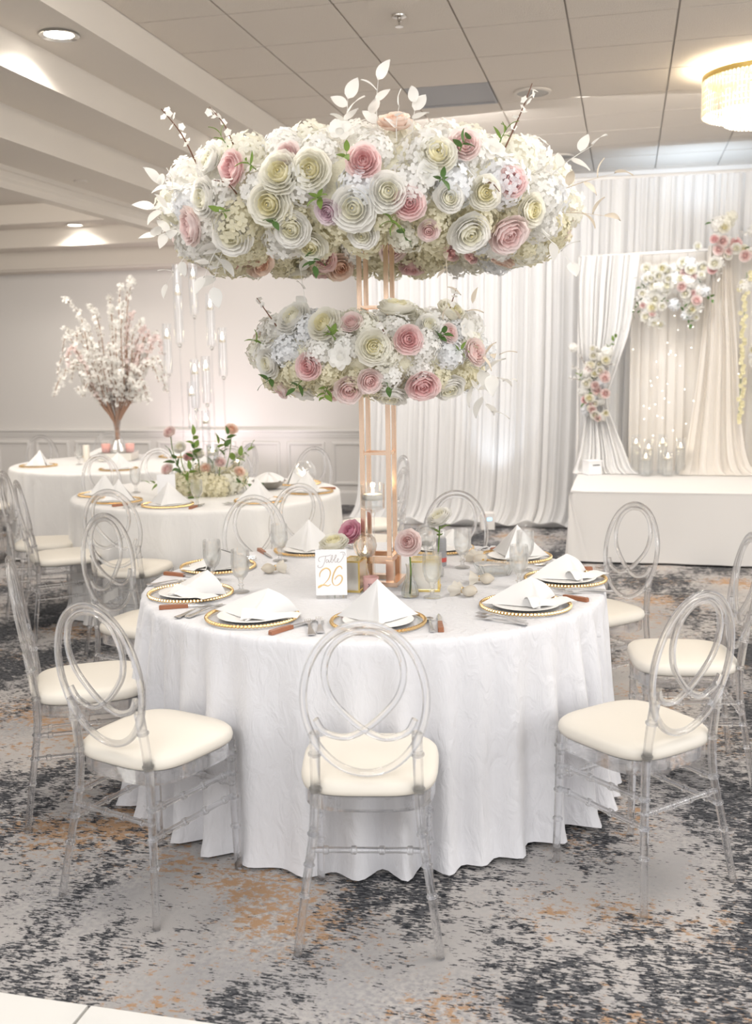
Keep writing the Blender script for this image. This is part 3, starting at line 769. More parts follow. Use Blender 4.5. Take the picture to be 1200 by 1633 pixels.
def blossom_twig(parent, pts, n, size=.016, twig='twig', r=.003, mat_='hydW'):
    tw = MB().tube(spline(pts, 4), [r * (1 - .5 * i / (4 * (len(pts) - 1))) for i in range(4 * (len(pts) - 1) + 1)], 5).build('blossom_twig', M[twig], parent)
    sp = spline(pts, 6); b = MB(); rnd = random
    for k in range(n):
        c = sp[int(len(sp) * (.35 + .63 * k / n))] + Vector((rnd.uniform(-1, 1), rnd.uniform(-1, 1), rnd.uniform(-1, 1))) * size * .9
        q = Vector((rnd.uniform(-1, 1), rnd.uniform(-1, 1), rnd.uniform(-1, 1))).to_track_quat('Z', 'Y')
        for j in range(5):
            a = j * 1.2566; pts_ = [(0, 0, 0), (.6, -.45, .15), (1, 0, .2), (.6, .45, .15)]
            b.add([c + q @ Vector(((x * math.cos(a) - y * math.sin(a)) * size, (x * math.sin(a) + y * math.cos(a)) * size, z * size)) for x, y, z in pts_], [(0, 1, 2, 3)])
    b.build('blossoms', M[mat_], tw, smooth=0)
    return tw

KIND = {'P': 'peony', 'L': 'peony', 'A': 'rose', 'M': 'peony', 'W': 'garden', 'G': 'garden', 'R': 'rose', 'Y': 'garden'}
SC = Vector((-.955, 3.891, 0))
def ring_point(R, r, th, ph):
    n = Vector((math.cos(ph) * math.cos(th), math.cos(ph) * math.sin(th), math.sin(ph)))
    return Vector((R * math.cos(th), R * math.sin(th), 0)) + n * r, n
UP = [(-1.92,0.31,0.053,'P'),(-1.69,0.13,0.062,'G'),(-1.56,0.17,0.058,'G'),(-1.75,-0.32,0.063,'G'),(-2.01,-0.80,0.062,'W'),(-2.24,-0.53,0.061,'L'),(-1.35,0.25,0.051,'P'),(-1.46,0.95,0.050,'W'),(-1.20,1.20,0.055,'A'),(-1.39,-0.47,0.065,'W'),(-1.26,-0.23,0.057,'W'),(-1.17,-0.40,0.049,'P'),(-1.50,-0.50,0.040,'M'),(-0.91,0.62,0.049,'L'),(-1.05,0.39,0.056,'G'),(-0.70,0.02,0.047,'P'),(-0.57,-0.80,0.037,'L'),(-0.86,-0.89,0.062,'W'),(-0.65,-0.83,0.066,'L'),(-1.06,-0.89,0.034,'L'),(3.01,-2.16,0.058,'A'),(0.93,-2.45,0.034,'P'),(0.69,-2.33,0.034,'P'),(2.10,-2.20,0.060,'A'),(2.26,-2.41,0.050,'P'),(-1.68,-0.80,0.054,'W'),(-1.67,0.46,0.039,'L'),(-0.77,0.59,0.050,'W'),(-2.09,0.55,0.046,'W'),(1.58,-2.68,0.058,'L'),(-1.36,-0.93,0.048,'W'),(-1.10,0.06,0.048,'W'),(-0.84,-0.18,0.049,'G'),(-2.09,-0.10,0.057,'W'),(-1.63,-1.22,0.050,'G'),(-1.83,-0.12,0.041,'W'),(-1.00,-0.31,0.043,'W'),(-0.56,-0.39,0.050,'G')]
LOW = [(-2.10,0.98,0.066,'W'),(-1.72,0.71,0.060,'G'),(-1.06,1.40,0.067,'G'),(-1.49,0.76,0.040,'L'),(-1.05,0.29,0.051,'P'),(-1.84,-0.33,0.049,'P'),(-1.55,-1.04,0.054,'L'),(-0.87,-0.90,0.061,'P'),(-1.12,-1.50,0.062,'W'),(-0.53,-1.03,0.058,'W'),(-1.32,0.11,0.058,'G'),(-1.57,-0.11,0.053,'W'),(-0.41,1.20,0.059,'G'),(-0.67,0.45,0.036,'L'),(-0.40,-0.05,0.051,'L'),(-2.20,-1.45,0.055,'W'),(-1.78,-1.53,0.036,'L'),(-2.38,-1.05,0.040,'L'),(-2.29,-0.22,0.051,'W'),(-0.44,0.57,0.051,'W'),(-0.84,0.66,0.042,'W'),(-1.36,-0.74,0.046,'L')]
def floral_ring(z, R, r, spots, label, nth, nph, hs, hyd, fs):
    t = empty('floral_ring', (SC.x, SC.y, z), 0, label, 'floral ring', 'floral rings on the gold tower')
    MB().grid(lambda u, v: tuple(ring_point(R, r * .80, u * 2 * PI, v * 2 * PI)[0]), 60, 14, wrap=True).build('foam_ring', M['moss'], t)
    rnd = random.Random(int(z * 100))
    for i in range(nth):
        for j in range(nph):
            th = 2 * PI * (i + .5 * (j % 2) + rnd.uniform(-.22, .22)) / nth; ph = 2 * PI * (j + rnd.uniform(-.22, .22)) / nph
            p, n = ring_point(R, r * .82, th, ph)
            under = n.z < -.55
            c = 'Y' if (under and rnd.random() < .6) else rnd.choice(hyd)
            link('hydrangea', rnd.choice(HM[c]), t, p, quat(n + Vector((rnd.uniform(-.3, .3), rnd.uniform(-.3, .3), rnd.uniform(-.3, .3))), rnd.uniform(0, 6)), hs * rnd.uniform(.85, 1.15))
    k = 0
    for th, ph, s, c in spots:
        p, n = ring_point(R, r * 1.12, th, ph); k += 1; n = Vector((n.x, n.y, n.z * .6))
        kd = KIND[c]
        if c == 'W' and k % 4 == 0: kd = 'anemone'
        link(kd if kd != 'garden' else 'garden_rose', flower(kd, c, k % 3), t, p, quat(n + Vector((rnd.uniform(-.25, .25), rnd.uniform(-.25, .25) - .15, rnd.uniform(-.2, .2))), rnd.uniform(0, 6)), s * fs)
    # more blooms on the sides and the back
    for q in range(int(len(spots) * .8)):
        th = rnd.uniform(-.3, PI + .3) ; ph = rnd.uniform(-2.6, 1.2); c = rnd.choice('WGLPWGA')
        p, n = ring_point(R, r * 1.0, th, ph); kd = KIND[c]
        link(kd if kd != 'garden' else 'garden_rose', flower(kd, c, q % 3), t, p, quat(n, rnd.uniform(0, 6)), rnd.uniform(.045, .06))
    return t
upper = floral_ring(2.185, .58, .165, UP, 'large upper ring of white, cream and blush flowers at the top of the gold tower', 27, 8, .074, 'WWWCCB', 1.16)
lower = floral_ring(1.665, .31, .125, LOW, 'small lower ring of blush and white flowers halfway up the gold tower', 21, 7, .058, 'WWCB', 1.10)
rnd = random.Random(5)
def on_ring(R, r, th, ph): return ring_point(R, r, th, ph)
# white leaf sprays, green tips and twigs of the upper ring
for th, ph, L, n, kd, ls, dr in ((-1.42, 1.15, .05, 5, 'white', .075, 0), (-1.28, 1.25, .10, 5, 'white', .08, 0), (-1.12, 1.0, .05, 4, 'white', .07, 0), (-.35, .35, .12, 4, 'white', .08, 0), (-.30, .05, .15, 4, 'dry', .08, 0),
                                 (-2.45, -.15, .02, 6, 'white', .075, 0), (-2.35, .15, .03, 6, 'white', .075, 0), (-2.5, -.5, .03, 6, 'white', .075, 0), (-2.5, -.95, .10, 4, 'white', .06, .02), (-2.2, -1.2, .08, 5, 'white', .075, .02),
                                 (-.9, -1.5, .11, 4, 'dry', .05, .05), (-.4, -.75, .11, 4, 'white', .07, .03), (-.2, -.3, .10, 4, 'dry', .07, 0), (-2.15, -1.0, .08, 4, 'white', .07, .02), (-1.2, .9, .05, 3, 'white', .06, 0)):
    p, n_ = on_ring(.58, .16, th, ph)
    spray(upper, p, n_ + Vector((0, 0, .15)), L + .06, n, kd, ls, stem='leaf_white' if kd == 'white' else 'leaf_dry', droop=dr, rnd=rnd)
for th, ph, n, kd in ((-1.80, .22, 5, 'narrow'), (-1.52, -.28, 6, 'green'), (-1.24, -.62, 7, 'narrow'), (-1.62, -1.35, 5, 'dark'), (-.72, .72, 5, 'narrow'), (-2.0, .75, 4, 'narrow'), (-1.05, -.05, 4, 'dark'), (-.95, .45, 4, 'dark'), (-1.72, -.55, 3, 'dark'), (-1.95, -.35, 3, 'green'), (-1.18, -.85, 3, 'dark'), (-1.41, .25, 3, 'green')):
    p, n_ = on_ring(.58, .20, th, ph)
    spray(upper, p, n_ + Vector((0, 0, .1)), .05, n, kd, .045, name='greenery_sprig', rnd=rnd)
for th, ph, tip in ((-2.28, .7, (-.06, -.02, .13)), (-2.0, .85, (-.05, 0, .08)), (-.66, .75, (.05, .02, .15)), (-.85, .0, (.03, -.06, -.05)), (-1.93, -.1, (.0, -.06, .03))):
    p, n_ = on_ring(.58, .17, th, ph); e = p + n_ * .07 + Vector(tip)
    blossom_twig(upper, [p, p.lerp(e, .5) + Vector((.008, 0, .01)), e], 9, .014)
for th, ph, L, n, kd, ls, dr in ((-2.05, 1.35, .20, 4, 'white', .08, 0), (-.25, -.5, .10, 6, 'white', .09, .01), (-.35, -.15, .09, 5, 'dry', .07, 0), (-.15, -.9, .10, 6, 'white', .08, .04), (-.45, .75, .08, 3, 'dry', .06, 0)):
    p, n_ = on_ring(.31, .11, th, ph)
    spray(lower, p, n_ + Vector((0, 0, .15)), L + .04, n, kd, ls, stem='leaf_white', droop=dr, rnd=rnd)
for th, ph, n, kd in ((-1.62, .35, 6, 'green'), (-.78, .30, 6, 'dark'), (-1.75, -1.0, 6, 'green'), (-1.98, -.75, 4, 'dark'), (-2.4, .25, 4, 'narrow'), (-.62, .0, 4, 'green'), (-1.2, -.8, 3, 'dark'), (-2.3, -.6, 4, 'dark')):
    p, n_ = on_ring(.31, .14, th, ph)
    spray(lower, p, n_ + Vector((0, 0, .1)), .045, n, kd, .04, name='greenery_sprig', rnd=rnd)
for th, ph, tip in ((-2.35, .8, (-.05, 0, .08)), (-1.2, .3, (-.02, -.06, .05)), (-.5, 1.1, (.02, 0, .07))):
    p, n_ = on_ring(.31, .12, th, ph); e = p + n_ * .05 + Vector(tip)
    blossom_twig(lower, [p, p.lerp(e, .5), e], 7, .013)

# ------------------------------------------------------------------ gold tower
tw = empty('gold_flower_tower', (SC.x + .020, SC.y, ZT), 0, 'tall square rose-gold metal tower holding both floral rings on the numbered table', 'flower stand')
hs_ = .052
for sx in (-1, 1):
    for sy in (-1, 1): MB().box((sx * hs_, sy * hs_, .76), (.016, .016, 1.52)).build('leg', M['rose_gold'], tw, smooth=0)
rm1 = MB().box((0, 0, 0), (2 * hs_ - .016, .009, .009)).mesh('rung', M['rose_gold'], 0); rm2 = MB().box((0, 0, 0), (.009, 2 * hs_ - .016, .009)).mesh('rung', M['rose_gold'], 0)
for z in (.09, .515, 1.072, 1.40):
    for s in (-1, 1):
        link('rung', rm1, tw, (0, s * hs_, z)); link('rung', rm2, tw, (s * hs_, 0, z))
bf = MB()
for s in (-1, 1):
    bf.box((0, s * (hs_ + .018), .009), (2 * hs_ + .072, .036, .018)); bf.box((s * (hs_ + .018), 0, .009), (.036, 2 * hs_ - .0, .018))
    bf.box((0, s * (hs_ + .004), .105), (2 * hs_ + .028, .02, .02)); bf.box((s * (hs_ + .004), 0, .105), (.02, 2 * hs_ - .012, .02))
    for q in (-1, 1): bf.box((s * (hs_ + .004), q * (hs_ + .004), .055), (.03, .03, .09))
bf.build('base_frame', M['rose_gold'], tw, smooth=0)
for z, R, nm in ((1.42, .58, 'ring_hoop'), (.90, .31, 'ring_hoop')):
    b = MB().tube([(R * math.cos(a * PI / 24), R * math.sin(a * PI / 24), z) for a in range(48)], .006, 6, True)
    for k in range(4): b.tube([(.085 * math.cos(k * PI / 2 + PI / 4), .085 * math.sin(k * PI / 2 + PI / 4), z), (R * math.cos(k * PI / 2 + PI / 4), R * math.sin(k * PI / 2 + PI / 4), z)], .005, 6)
    b.build(nm, M['rose_gold'], tw)

# ------------------------------------------------------------------ candles, vases and small things on the numbered table
def flame_mesh():
    return MB().lathe([(0, 0), (.0035, .003), (.005, .009), (.004, .016), (.0018, .024), (0, .030)], 10).mesh('flame_drop', M['flame'], 180)
FL = flame_mesh()
def candle(parent, z, r, h, x=0, y=0, fs=1.0):
    c = MB().lathe([(0, 0), (r * .9, 0), (r, h * .25), (r, h * .8), (r * .92, h), (0, h * .96)], 24).build('candle', M['wax'], parent, (x, y, z))
    link('flame', FL, c, (0, 0, h), None, fs)
    return c
fc = empty('floating_candle_holder', (-.945, 3.83, ZT), 0, 'tall stemmed glass bowl with a lit floating candle inside the gold tower', 'candle holder')
MB().lathe([(0, .004), (.042, .004), (.044, .008), (.012, .016), (.0065, .03), (.006, .27), (.012, .288), (.034, .298), (.047, .305), (.0475, .40), (.0465, .40), (.046, .308), (.03, .302), (0, .300)], 32).build('glass_bowl', M['glass_bright'], fc)
MB().lathe([(0, .303), (.044, .309), (.0455, .345), (0, .345)], 28).build('water', M['water'], fc)
candle(fc, .338, .040, .022, fs=1.15)
point_light('candle_lamp', (-.945, 3.83, ZT + .385), .35, (1, .75, .45), .01)
def globe(loc, label, lit):
    g = empty('glass_globe_votive', loc, 0, label, 'candle holder', 'glass globe votives')
    MB().lathe([(0, .0), (.035, .0), (.036, .004), (.007, .01), (.0055, .03), (.0055, .105), (.012, .118), (.03, .126), (.042, .145), (.047, .168), (.042, .193), (.028, .209), (.020, .212), (.019, .211), (.027, .208), (.0405, .193), (.0455, .168), (.0405, .146), (.029, .128), (.0, .124)], 28).build('glass_globe', M['goblet_glass'], g)
    c = candle(g, .129, .018, .014, fs=.8) if lit else MB().lathe([(0, .129), (.018, .129), (.018, .143), (0, .143)], 20).build('candle', M['wax'], g)
globe((-.965, 3.775, ZT), 'lit clear glass globe votive in front of the gold tower', True)
globe((-.775, 4.03, ZT), 'clear glass globe behind the pink rose beside the gold tower', False)
def bud_vase(loc, label, cut):
    v = empty('bud_vase', loc, 0, label, 'vase', 'bud vases on the numbered table')
    MB().lathe([(0, .003), (.030, .003), (.034, .008), (.032, .03), (.022, .06), (.014, .085), (.0125, .105), (.016, .125), (.0155, .125), (.0115, .104), (.0125, .085), (.02, .06), (.029, .03), (.030, .01), (0, .007)], 12 if cut else 28).build('glass_body', M['cut_glass' if cut else 'goblet_glass'], v, smooth=20 if cut else 40)
    MB().lathe([(0, .009), (.028, .012), (.028, .03), (.0195, .055), (0, .055)], 18).build('water', M['water'], v)
    return v
def stem_flower(kind, col, base, head, size, face, label, leaves=0):
    f = empty('cut_rose', base, 0, label, 'rose', 'cut roses in bud vases')
    h = Vector(head) - Vector(base)
    MB().tube(spline([(0, 0, 0), (h.x * .3 + .004, h.y * .3, h.z * .4), (h.x * .8, h.y * .8, h.z * .8), tuple(h)], 4), .003, 6).build('stem', M['stem_green'], f)
    link('bloom', flower(kind, col, 1), f, h, quat(face, 1.0), size)
    for k in range(leaves):
        a = k * 2.3 + .5
        link('leaf', LF['green'], f, h * (.80 - .06 * k), yquat((math.cos(a), math.sin(a), .35)), .05)
    for k in range(4):
        a = k * 1.57
        link('sepal', LF['narrow'], f, h, yquat((math.cos(a), math.sin(a), -.35)), .025)
bud_vase((-.765, 3.655, ZT), 'cut glass bud vase holding the pink rose before the mirrored box', True)
stem_flower('rose', 'L', (-.765, 3.655, ZT + .012), (-.757, 3.62, .975), .058, (-.1, -1, .35), 'pale pink rose facing us in the cut glass vase')
bud_vase((-.735, 4.03, ZT), 'plain glass bud vase holding the white rose near the sanitizer bottle', False)
stem_flower('garden', 'W', (-.735, 4.03, ZT + .012), (-.712, 4.01, 1.005), .055, (-.4, -.5, .9), 'white rose with a green stem leaning left of the sanitizer bottle', 3)
bud_vase((-1.0, 3.86, ZT), 'glass bud vase holding the deep pink rose behind the gold box', False)
stem_flower('rose', 'R', (-1.0, 3.86, ZT + .012), (-1.022, 3.80, .975), .057, (-.3, -.8, .55), 'deep pink rose rising behind the gold mirrored box')
bud_vase((-1.07, 3.70, ZT), 'glass bud vase holding the cream rose behind the number card', False)
stem_flower('garden', 'G', (-1.07, 3.70, ZT + .012), (-1.062, 3.685, .945), .060, (-.1, -.35, 1), 'cream rose peeking over the number card')

def mirror_box(loc, rz, d, label):
    m = empty('mirrored_box', loc, rz, label, 'decorative box', 'gold mirrored boxes on the numbered table')
    w, l, h = d
    for nm, c, s in (('mirror_panel', (0, -l / 2, h / 2), (w - .006, .003, h - .006)), ('mirror_panel', (0, l / 2, h / 2), (w - .006, .003, h - .006)), ('mirror_panel', (-w / 2, 0, h / 2), (.003, l - .006, h - .006)), ('mirror_panel', (w / 2, 0, h / 2), (.003, l - .006, h - .006))):
        MB().box(c, s).build(nm, M['mirror'], m, smooth=0)
    MB().box((0, 0, h), (w - .004, l - .004, .004)).build('lid', M['mirror_gold'], m, smooth=0)
    e = MB()
    for a in (-1, 1):
        for b in (-1, 1):
            e.box((a * w / 2, b * l / 2, h / 2), (.006, .006, h)); e.box((0, a * l / 2, h * (b + 1) / 2), (w, .006, .006)); e.box((a * w / 2, 0, h * (b + 1) / 2), (.006, l, .006))
    e.box((0, 0, .004), (w + .012, l + .012, .008))
    e.build('gold_edging', M['brass'], m, smooth=0)
mirror_box((-1.0, 3.745, ZT), YAW - .25, (.062, .105, .118), 'gold edged mirrored box behind the number card')
mirror_box((-.735, 3.80, ZT), YAW - .1, (.105, .10, .115), 'mirrored box with a golden lid behind the pink rose')

vp = empty('pink_votive', (-.925, 3.70, ZT), 0, 'pink glass votive cup with dark script between the mirrored boxes', 'candle cup')
MB().lathe([(0, 0), (.028, 0), (.030, .006), (.030, .062), (.0285, .062), (.0275, .01), (0, .008)], 28).build('cup', M['pink_glass'], vp)
MB().lathe([(0, .008), (.0265, .01), (.0265, .04), (0, .04)], 20).build('candle', M['wax'], vp)
sc = MB()
for stroke in ([(-9, 14), (-6, 20), (-3, 8), (-7, 3), (-10, 6), (-6, 10), (2, 20), (5, 14), (2, 6), (-4, 4)], [(5, 10), (7, 5), (9, 11), (12, 11)], [(13, 10), (14, 5), (16, 8)]):
    sc.tube([(.0306 * math.sin((x - 2) * .001 / .0306), -.0306 * math.cos((x - 2) * .001 / .0306), .022 + z * .001) for x, z in stroke], .0008, 5)
so = sc.build('script_lettering', M['dark_ink'], vp); so.rotation_euler = (0, 0, YAW)

# number card
cd_ = empty('table_number_card', (-1.047, 3.584, ZT), YAW, 'white card reading Table 26 in gold script in a clear stand', 'table number')
CWd, CHt = .116, .172
MB().box((0, 0, .012 + CHt / 2), (CWd, .003, CHt)).build('card', M['card'], cd_, smooth=0)
MB().box((0, .012, .003), (CWd * .98, .055, .004)).box((0, .004, .045), (CWd, .002, .085)).build('acrylic_stand', M['candle_glass'], cd_, smooth=0)
def script(strokes, wdt, m, name):
    b = MB()
    for st in strokes:
        P = [Vector(((x - 190) / 465 * CWd - CWd / 2, -.0019, .012 + (955 - y) / 675 * CHt)) for x, y in st]
        S = spline(P, 5); n = len(S)
        b.tube(S, [wdt * (.45 + .75 * abs(math.sin(PI * i / n * 2.0)) ** .7 if wdt > .001 else wdt) if wdt > .001 else wdt for i in range(n)], 6, flat=1, up=None)
    b.v = [(x, -.0019 + (y + .0019) * .25, z) for x, y, z in b.v]
    b.build(name, m, cd_)
script([[(250, 685), (255, 630), (290, 580), (345, 552), (395, 575), (410, 630), (385, 705), (335, 765), (275, 815), (232, 840), (236, 822), (275, 803), (325, 802), (370, 815), (412, 793)],
        [(585, 570), (572, 538), (540, 528), (500, 560), (462, 630), (438, 710), (440, 770), (470, 808), (515, 806), (560, 770), (585, 715), (572, 672), (535, 662), (495, 690), (472, 725)]], .0021, M['gold_ink'], 'number_lettering')
script([[(262, 455), (243, 445), (240, 415), (262, 390), (310, 378), (370, 374), (425, 358)], [(345, 376), (338, 420), (322, 475), (295, 525), (258, 545), (226, 530), (232, 505)],
        [(388, 440), (366, 428), (348, 448), (356, 470), (378, 458), (390, 438), (392, 470), (408, 462)], [(408, 462), (440, 410), (450, 372), (436, 366), (424, 410), (424, 465), (446, 466), (456, 440), (444, 430)],
        [(456, 440), (492, 400), (504, 368), (490, 362), (478, 410), (480, 462), (500, 466)], [(500, 466), (528, 440), (536, 420), (522, 416), (514, 445), (526, 470), (556, 460), (588, 420), (610, 375), (600, 335)], [(560, 326), (600, 318), (628, 332), (630, 372)]], .00075, M['grey_ink'], 'word_lettering')

# sanitizer bottle
sb = empty('sanitizer_bottle', (-.752, 4.255, ZT), 0, 'slim grey spray bottle with a red band behind the vases', 'bottle')
MB().lathe([(0, 0), (.020, 0), (.022, .004), (.022, .112), (.019, .120), (.019, .121), (0, .121)], 24).build('body', M['label_grey'], sb)
MB().lathe([(.0223, .018), (.0226, .019), (.0226, .036), (.0223, .037)], 24).build('red_band', M['label_red'], sb)
tl = MB()
for z, wd in ((.098, .9), (.088, .7), (.076, .9), (.068, .9), (.056, .7), (.048, .8), (.042, .6)):
    tl.add([(.0225 * math.sin(a * wd), -.0225 * math.cos(a * wd), z + dz) for dz in (0, .0022) for a in (-.7, -.35, 0, .35, .7)], [(i, i + 1, i + 6, i + 5) for i in range(4)])
tl.build('label_print', M['speaker_grey'], sb)
MB().lathe([(.019, .121), (.019, .15), (.017, .155), (0, .156)], 22).build('cap', M['glass_bright'], sb)

# cut glass dish, favour bags, bread-side things
gd = empty('cut_glass_dish', (-.505, 4.10, ZT), YAW + .2, 'oblong cut glass dish in front of the back right setting', 'dish')
def dish(u, v):
    a = 2 * PI * u; e = .5; c, s = math.cos(a), math.sin(a); k = .72 + .28 * v
    x, y = math.copysign(abs(c) ** e, c), math.copysign(abs(s) ** e, s); rip = 1 + .015 * math.sin(a * 16)
    return (x * .085 * k * rip, y * .055 * k * rip, .004 + .042 * v)
b = MB().grid(dish, 64, 4, wrap=True); b.grid(lambda u, v: (lambda p: (p[0] * .94, p[1] * .92, p[2] + .003))(dish(u, 1 - v)), 64, 4, wrap=True)
b.add([(dish(k / 64, 0)) for k in range(64)], [tuple(range(64))])
b.build('glass_bowl', M['cut_glass'], gd, smooth=30)
def favor(loc, rz, label):
    f = empty('favor_bag', loc, rz, label, 'favor bag', 'organza favor bags on the numbered table')
    def bag(u, v):
        a = 2 * PI * u
        r = (.030 * math.sin(PI * min(1, v / .62 * .88 + .06)) if v < .62 else .010 + .030 * (v - .62) / .38 * (1 + .35 * math.sin(a * 5)))
        return (r * math.cos(a) * 1.15, -.035 + v * .095, .022 + r * math.sin(a) * .72 + .004 * math.sin(a * 3) * v)
    MB().grid(bag, 24, 12, wrap=True).build('bag', M['organza'], f, smooth=180)
    MB().tube([(.0125 * math.cos(a), .024, .022 + .010 * math.sin(a)) for a in [k * PI / 6 for k in range(12)]], .0022, 6, True).build('ribbon', M['gold'], f)
    b = MB()
    for x, y, z in ((.008, -.012, .012), (-.010, -.006, .013), (.0, -.020, .016), (.012, .002, .014)): b.ball((x, y, z + .004), .010, 8, 6)
    b.build('sweets', M['candy_gold'], f)
favor((-.553, 3.70, ZT), YAW + 1.0, 'cream organza favor bag before the front right setting')
favor((-.52, 3.925, ZT), YAW + 1.4, 'cream organza favor bag between the two right hand goblets')
favor((-1.43, 3.98, ZT), YAW - 1.2, 'cream organza favor bag on the left half of the numbered table')
favor((-.60, 4.33, ZT), YAW + .4, 'cream organza favor bag at the back behind the goblet and bottle')

# ------------------------------------------------------------------ backdrop curtain and stage
def drape(name, edges, y0, npl, amp, nu, nv, m, seed=0, flare=0, parent=None):
    """edges: rows (z, x_left, x_right, y_offset) from top to bottom; pleats keep their count as the cloth narrows"""
    rnd = random.Random(seed); ks = [(npl * f, rnd.uniform(.4, 1), rnd.uniform(0, 6.28)) for f in (1, .73, 1.37, .51)]
    E = spline([Vector((e[0], e[1], e[2])) for e in edges], 6); Y = spline([Vector((e[3], e[4] if len(e) > 4 else 1, 0)) for e in edges], 6)
    n = len(E) - 1
    def fn(u, v):
        i = min(n - 1, int(v * n)); t = v * n - i
        e = E[i].lerp(E[i + 1], t); yo = Y[i].lerp(Y[i + 1], t)
        s = sum(a * math.sin(2 * PI * k * u + p) for k, a, p in ks) / 1.7
        x = e.y + (e.z - e.y) * (u + .18 / npl * math.sin(2 * PI * npl * u + 1))
        return (x, y0 + yo.x + amp * yo.y * s, e.x)
    return MB().grid(fn, nu, nv).build(name, m, parent, smooth=180)
bc = drape('backdrop_curtain', [(3.285, -2.60, 3.0, 0, .7), (2.6, -2.62, 3.0, 0), (1.6, -2.63, 3.0, 0), (.7, -2.66, 3.0, -.02), (.25, -2.69, 3.0, -.04), (.08, -2.74, 3.0, -.10, 1.4), (.015, -2.80, 3.0, -.19, 2.0)], 10.22, 104, .026, 1250, 24, M['sheer'], 4)
tag(bc, 'floor to ceiling white pleated backdrop curtain puddling on the carpet', 'curtain')
hp = empty('curtain_rod', (.2, 10.24, 3.30), 0, 'white pipe along the top of the backdrop curtain', 'rod')
MB().tube([(-2.85, 0, 0), (2.8, 0, 0)], .019, 10).build('pipe', M['trim_paint'], hp)
MB().tube([(-2.83, 0, 0), (-2.83, 0, -3.30)], .019, 10).build('upright', M['trim_paint'], hp)
pd = MB().grid(lambda u, v: (-2.75 + 5.6 * u, 10.02 - .13 * math.sin(PI * v) * (1 + .3 * math.sin(37 * u) + .25 * math.sin(91 * u + 1)) + .10 * v, .002 + (.055 + .02 * math.sin(53 * u + 2) + .018 * math.sin(121 * u)) * math.sin(PI * v) ** .8), 300, 8).build('curtain_hem', M['sheer'], bc, smooth=180)

SX0, SX1, SY0, SY1, SZ = -.415, 3.0, 8.30, 9.98, .58
st = empty('stage_platform', (0, 0, 0), 0, 'low stage wrapped in plain white cloth in front of the backdrop', 'stage')
MB().box(((SX0 + SX1) / 2 + .02, (SY0 + SY1) / 2 + .02, SZ / 2 - .005), (SX1 - SX0 - .06, SY1 - SY0 - .06, SZ - .012)).build('platform', M['black'], st, smooth=0)
def skirt(u, v):
    # around the left side then along the front
    per = [(SX0, SY1), (SX0, SY0), (SX1, SY0)]; L1 = SY1 - SY0; L2 = SX1 - SX0; d = u * (L1 + L2)
    fl_ = .022 * v ** 1.5
    if d < L1: x, y, nx, ny = SX0, SY1 - d, -1, 0
    else: x, y, nx, ny = SX0 + d - L1, SY0, 0, -1
    c = math.exp(-((d - L1) / .10) ** 2)
    w = .010 * math.sin(d * 7) * v + .006 * math.sin(d * 17 + 1) * v
    nx, ny = (nx * (1 - c) - .7 * c, ny * (1 - c) - .7 * c)
    k = fl_ + w + .05 * c * v
    return (x + nx * k, y + ny * k, SZ - .004 - (SZ - .022) * v + (.012 * c * (1 - v)))
MB().grid(skirt, 120, 10).build('skirt', M['cloth_white'], st, smooth=60)
MB().box(((SX0 + SX1) / 2, (SY0 + SY1) / 2, SZ - .004), (SX1 - SX0 + .004, SY1 - SY0 + .004, .008)).build('top_cover', M['cloth_white'], st, smooth=0)
MB().grid(lambda u, v: (SX0 - .012 + .16 * u * v ** .9, SY0 - .018 - .055 * v * (1 - u * .8) - .004 * math.sin(u * 9), SZ - .006 - (SZ - .03) * v), 8, 12).build('corner_fold', M['cloth_white'], st, smooth=180)

ar = empty('backdrop_arch', (0, 9.80, SZ), 0, 'white frame on the stage that carries the swags and flowers', 'arch')
for x, h in ((-.43, 1.97), (.72, 2.02), (2.3, 2.02)): MB().tube([(x, 0, 0), (x, 0, h)], .014, 10).build('post', M['trim_paint'], ar)
MB().tube([(-.44, 0, 1.965), (2.32, 0, 2.02)], .014, 10).build('crossbar', M['trim_paint'], ar)
o = drape('tied_swag', [(2.55, -.43, .09, 0, .6), (2.3, -.45, .07, 0), (1.9, -.44, .02, 0), (1.5, -.40, -.10, -.01), (1.24, -.36, -.17, -.02, 1.1), (1.0, -.385, -.09, -.03), (.78, -.42, .0, -.06), (.64, -.46, .06, -.12, 1.3), (.59, -.47, .13, -.22, .6)], 9.765, 11, .03, 120, 40, M['sheer'], 2); tag(o, 'sheer white drape tied back at the left end of the stage', 'drape')
o = drape('loose_swag', [(2.60, .68, .88, 0, .6), (2.2, .67, .90, 0), (1.7, .64, .95, 0), (1.2, .59, .99, -.02), (.85, .54, 1.03, -.06), (.66, .50, 1.08, -.14, 1.3), (.59, .46, 1.16, -.26, .5)], 9.76, 9, .035, 110, 40, M['sheer_cream'], 9); tag(o, 'sheer cream drape flaring to the stage floor right of the candles', 'drape')
ic = drape('stage_curtain', [(2.56, .02, 1.9, 0, .6), (1.6, .02, 1.9, 0), (.7, .02, 1.9, 0), (.585, .02, 1.9, -.02)], 9.90, 24, .022, 260, 12, M['sheer_cream'], 12); tag(ic, 'beige pleated curtain behind the stage candles, hung with fairy lights', 'curtain')
b = MB(); rnd = random.Random(3)
for k in range(90): b.ball((.04 + .95 * rnd.random(), 9.85, .72 + 1.6 * rnd.random()), .0028, 5, 4)
tag(b.build('fairy_lights', M['fairy']), 'tiny warm fairy lights strung over the beige stage curtain', 'string lights', kind='stuff')

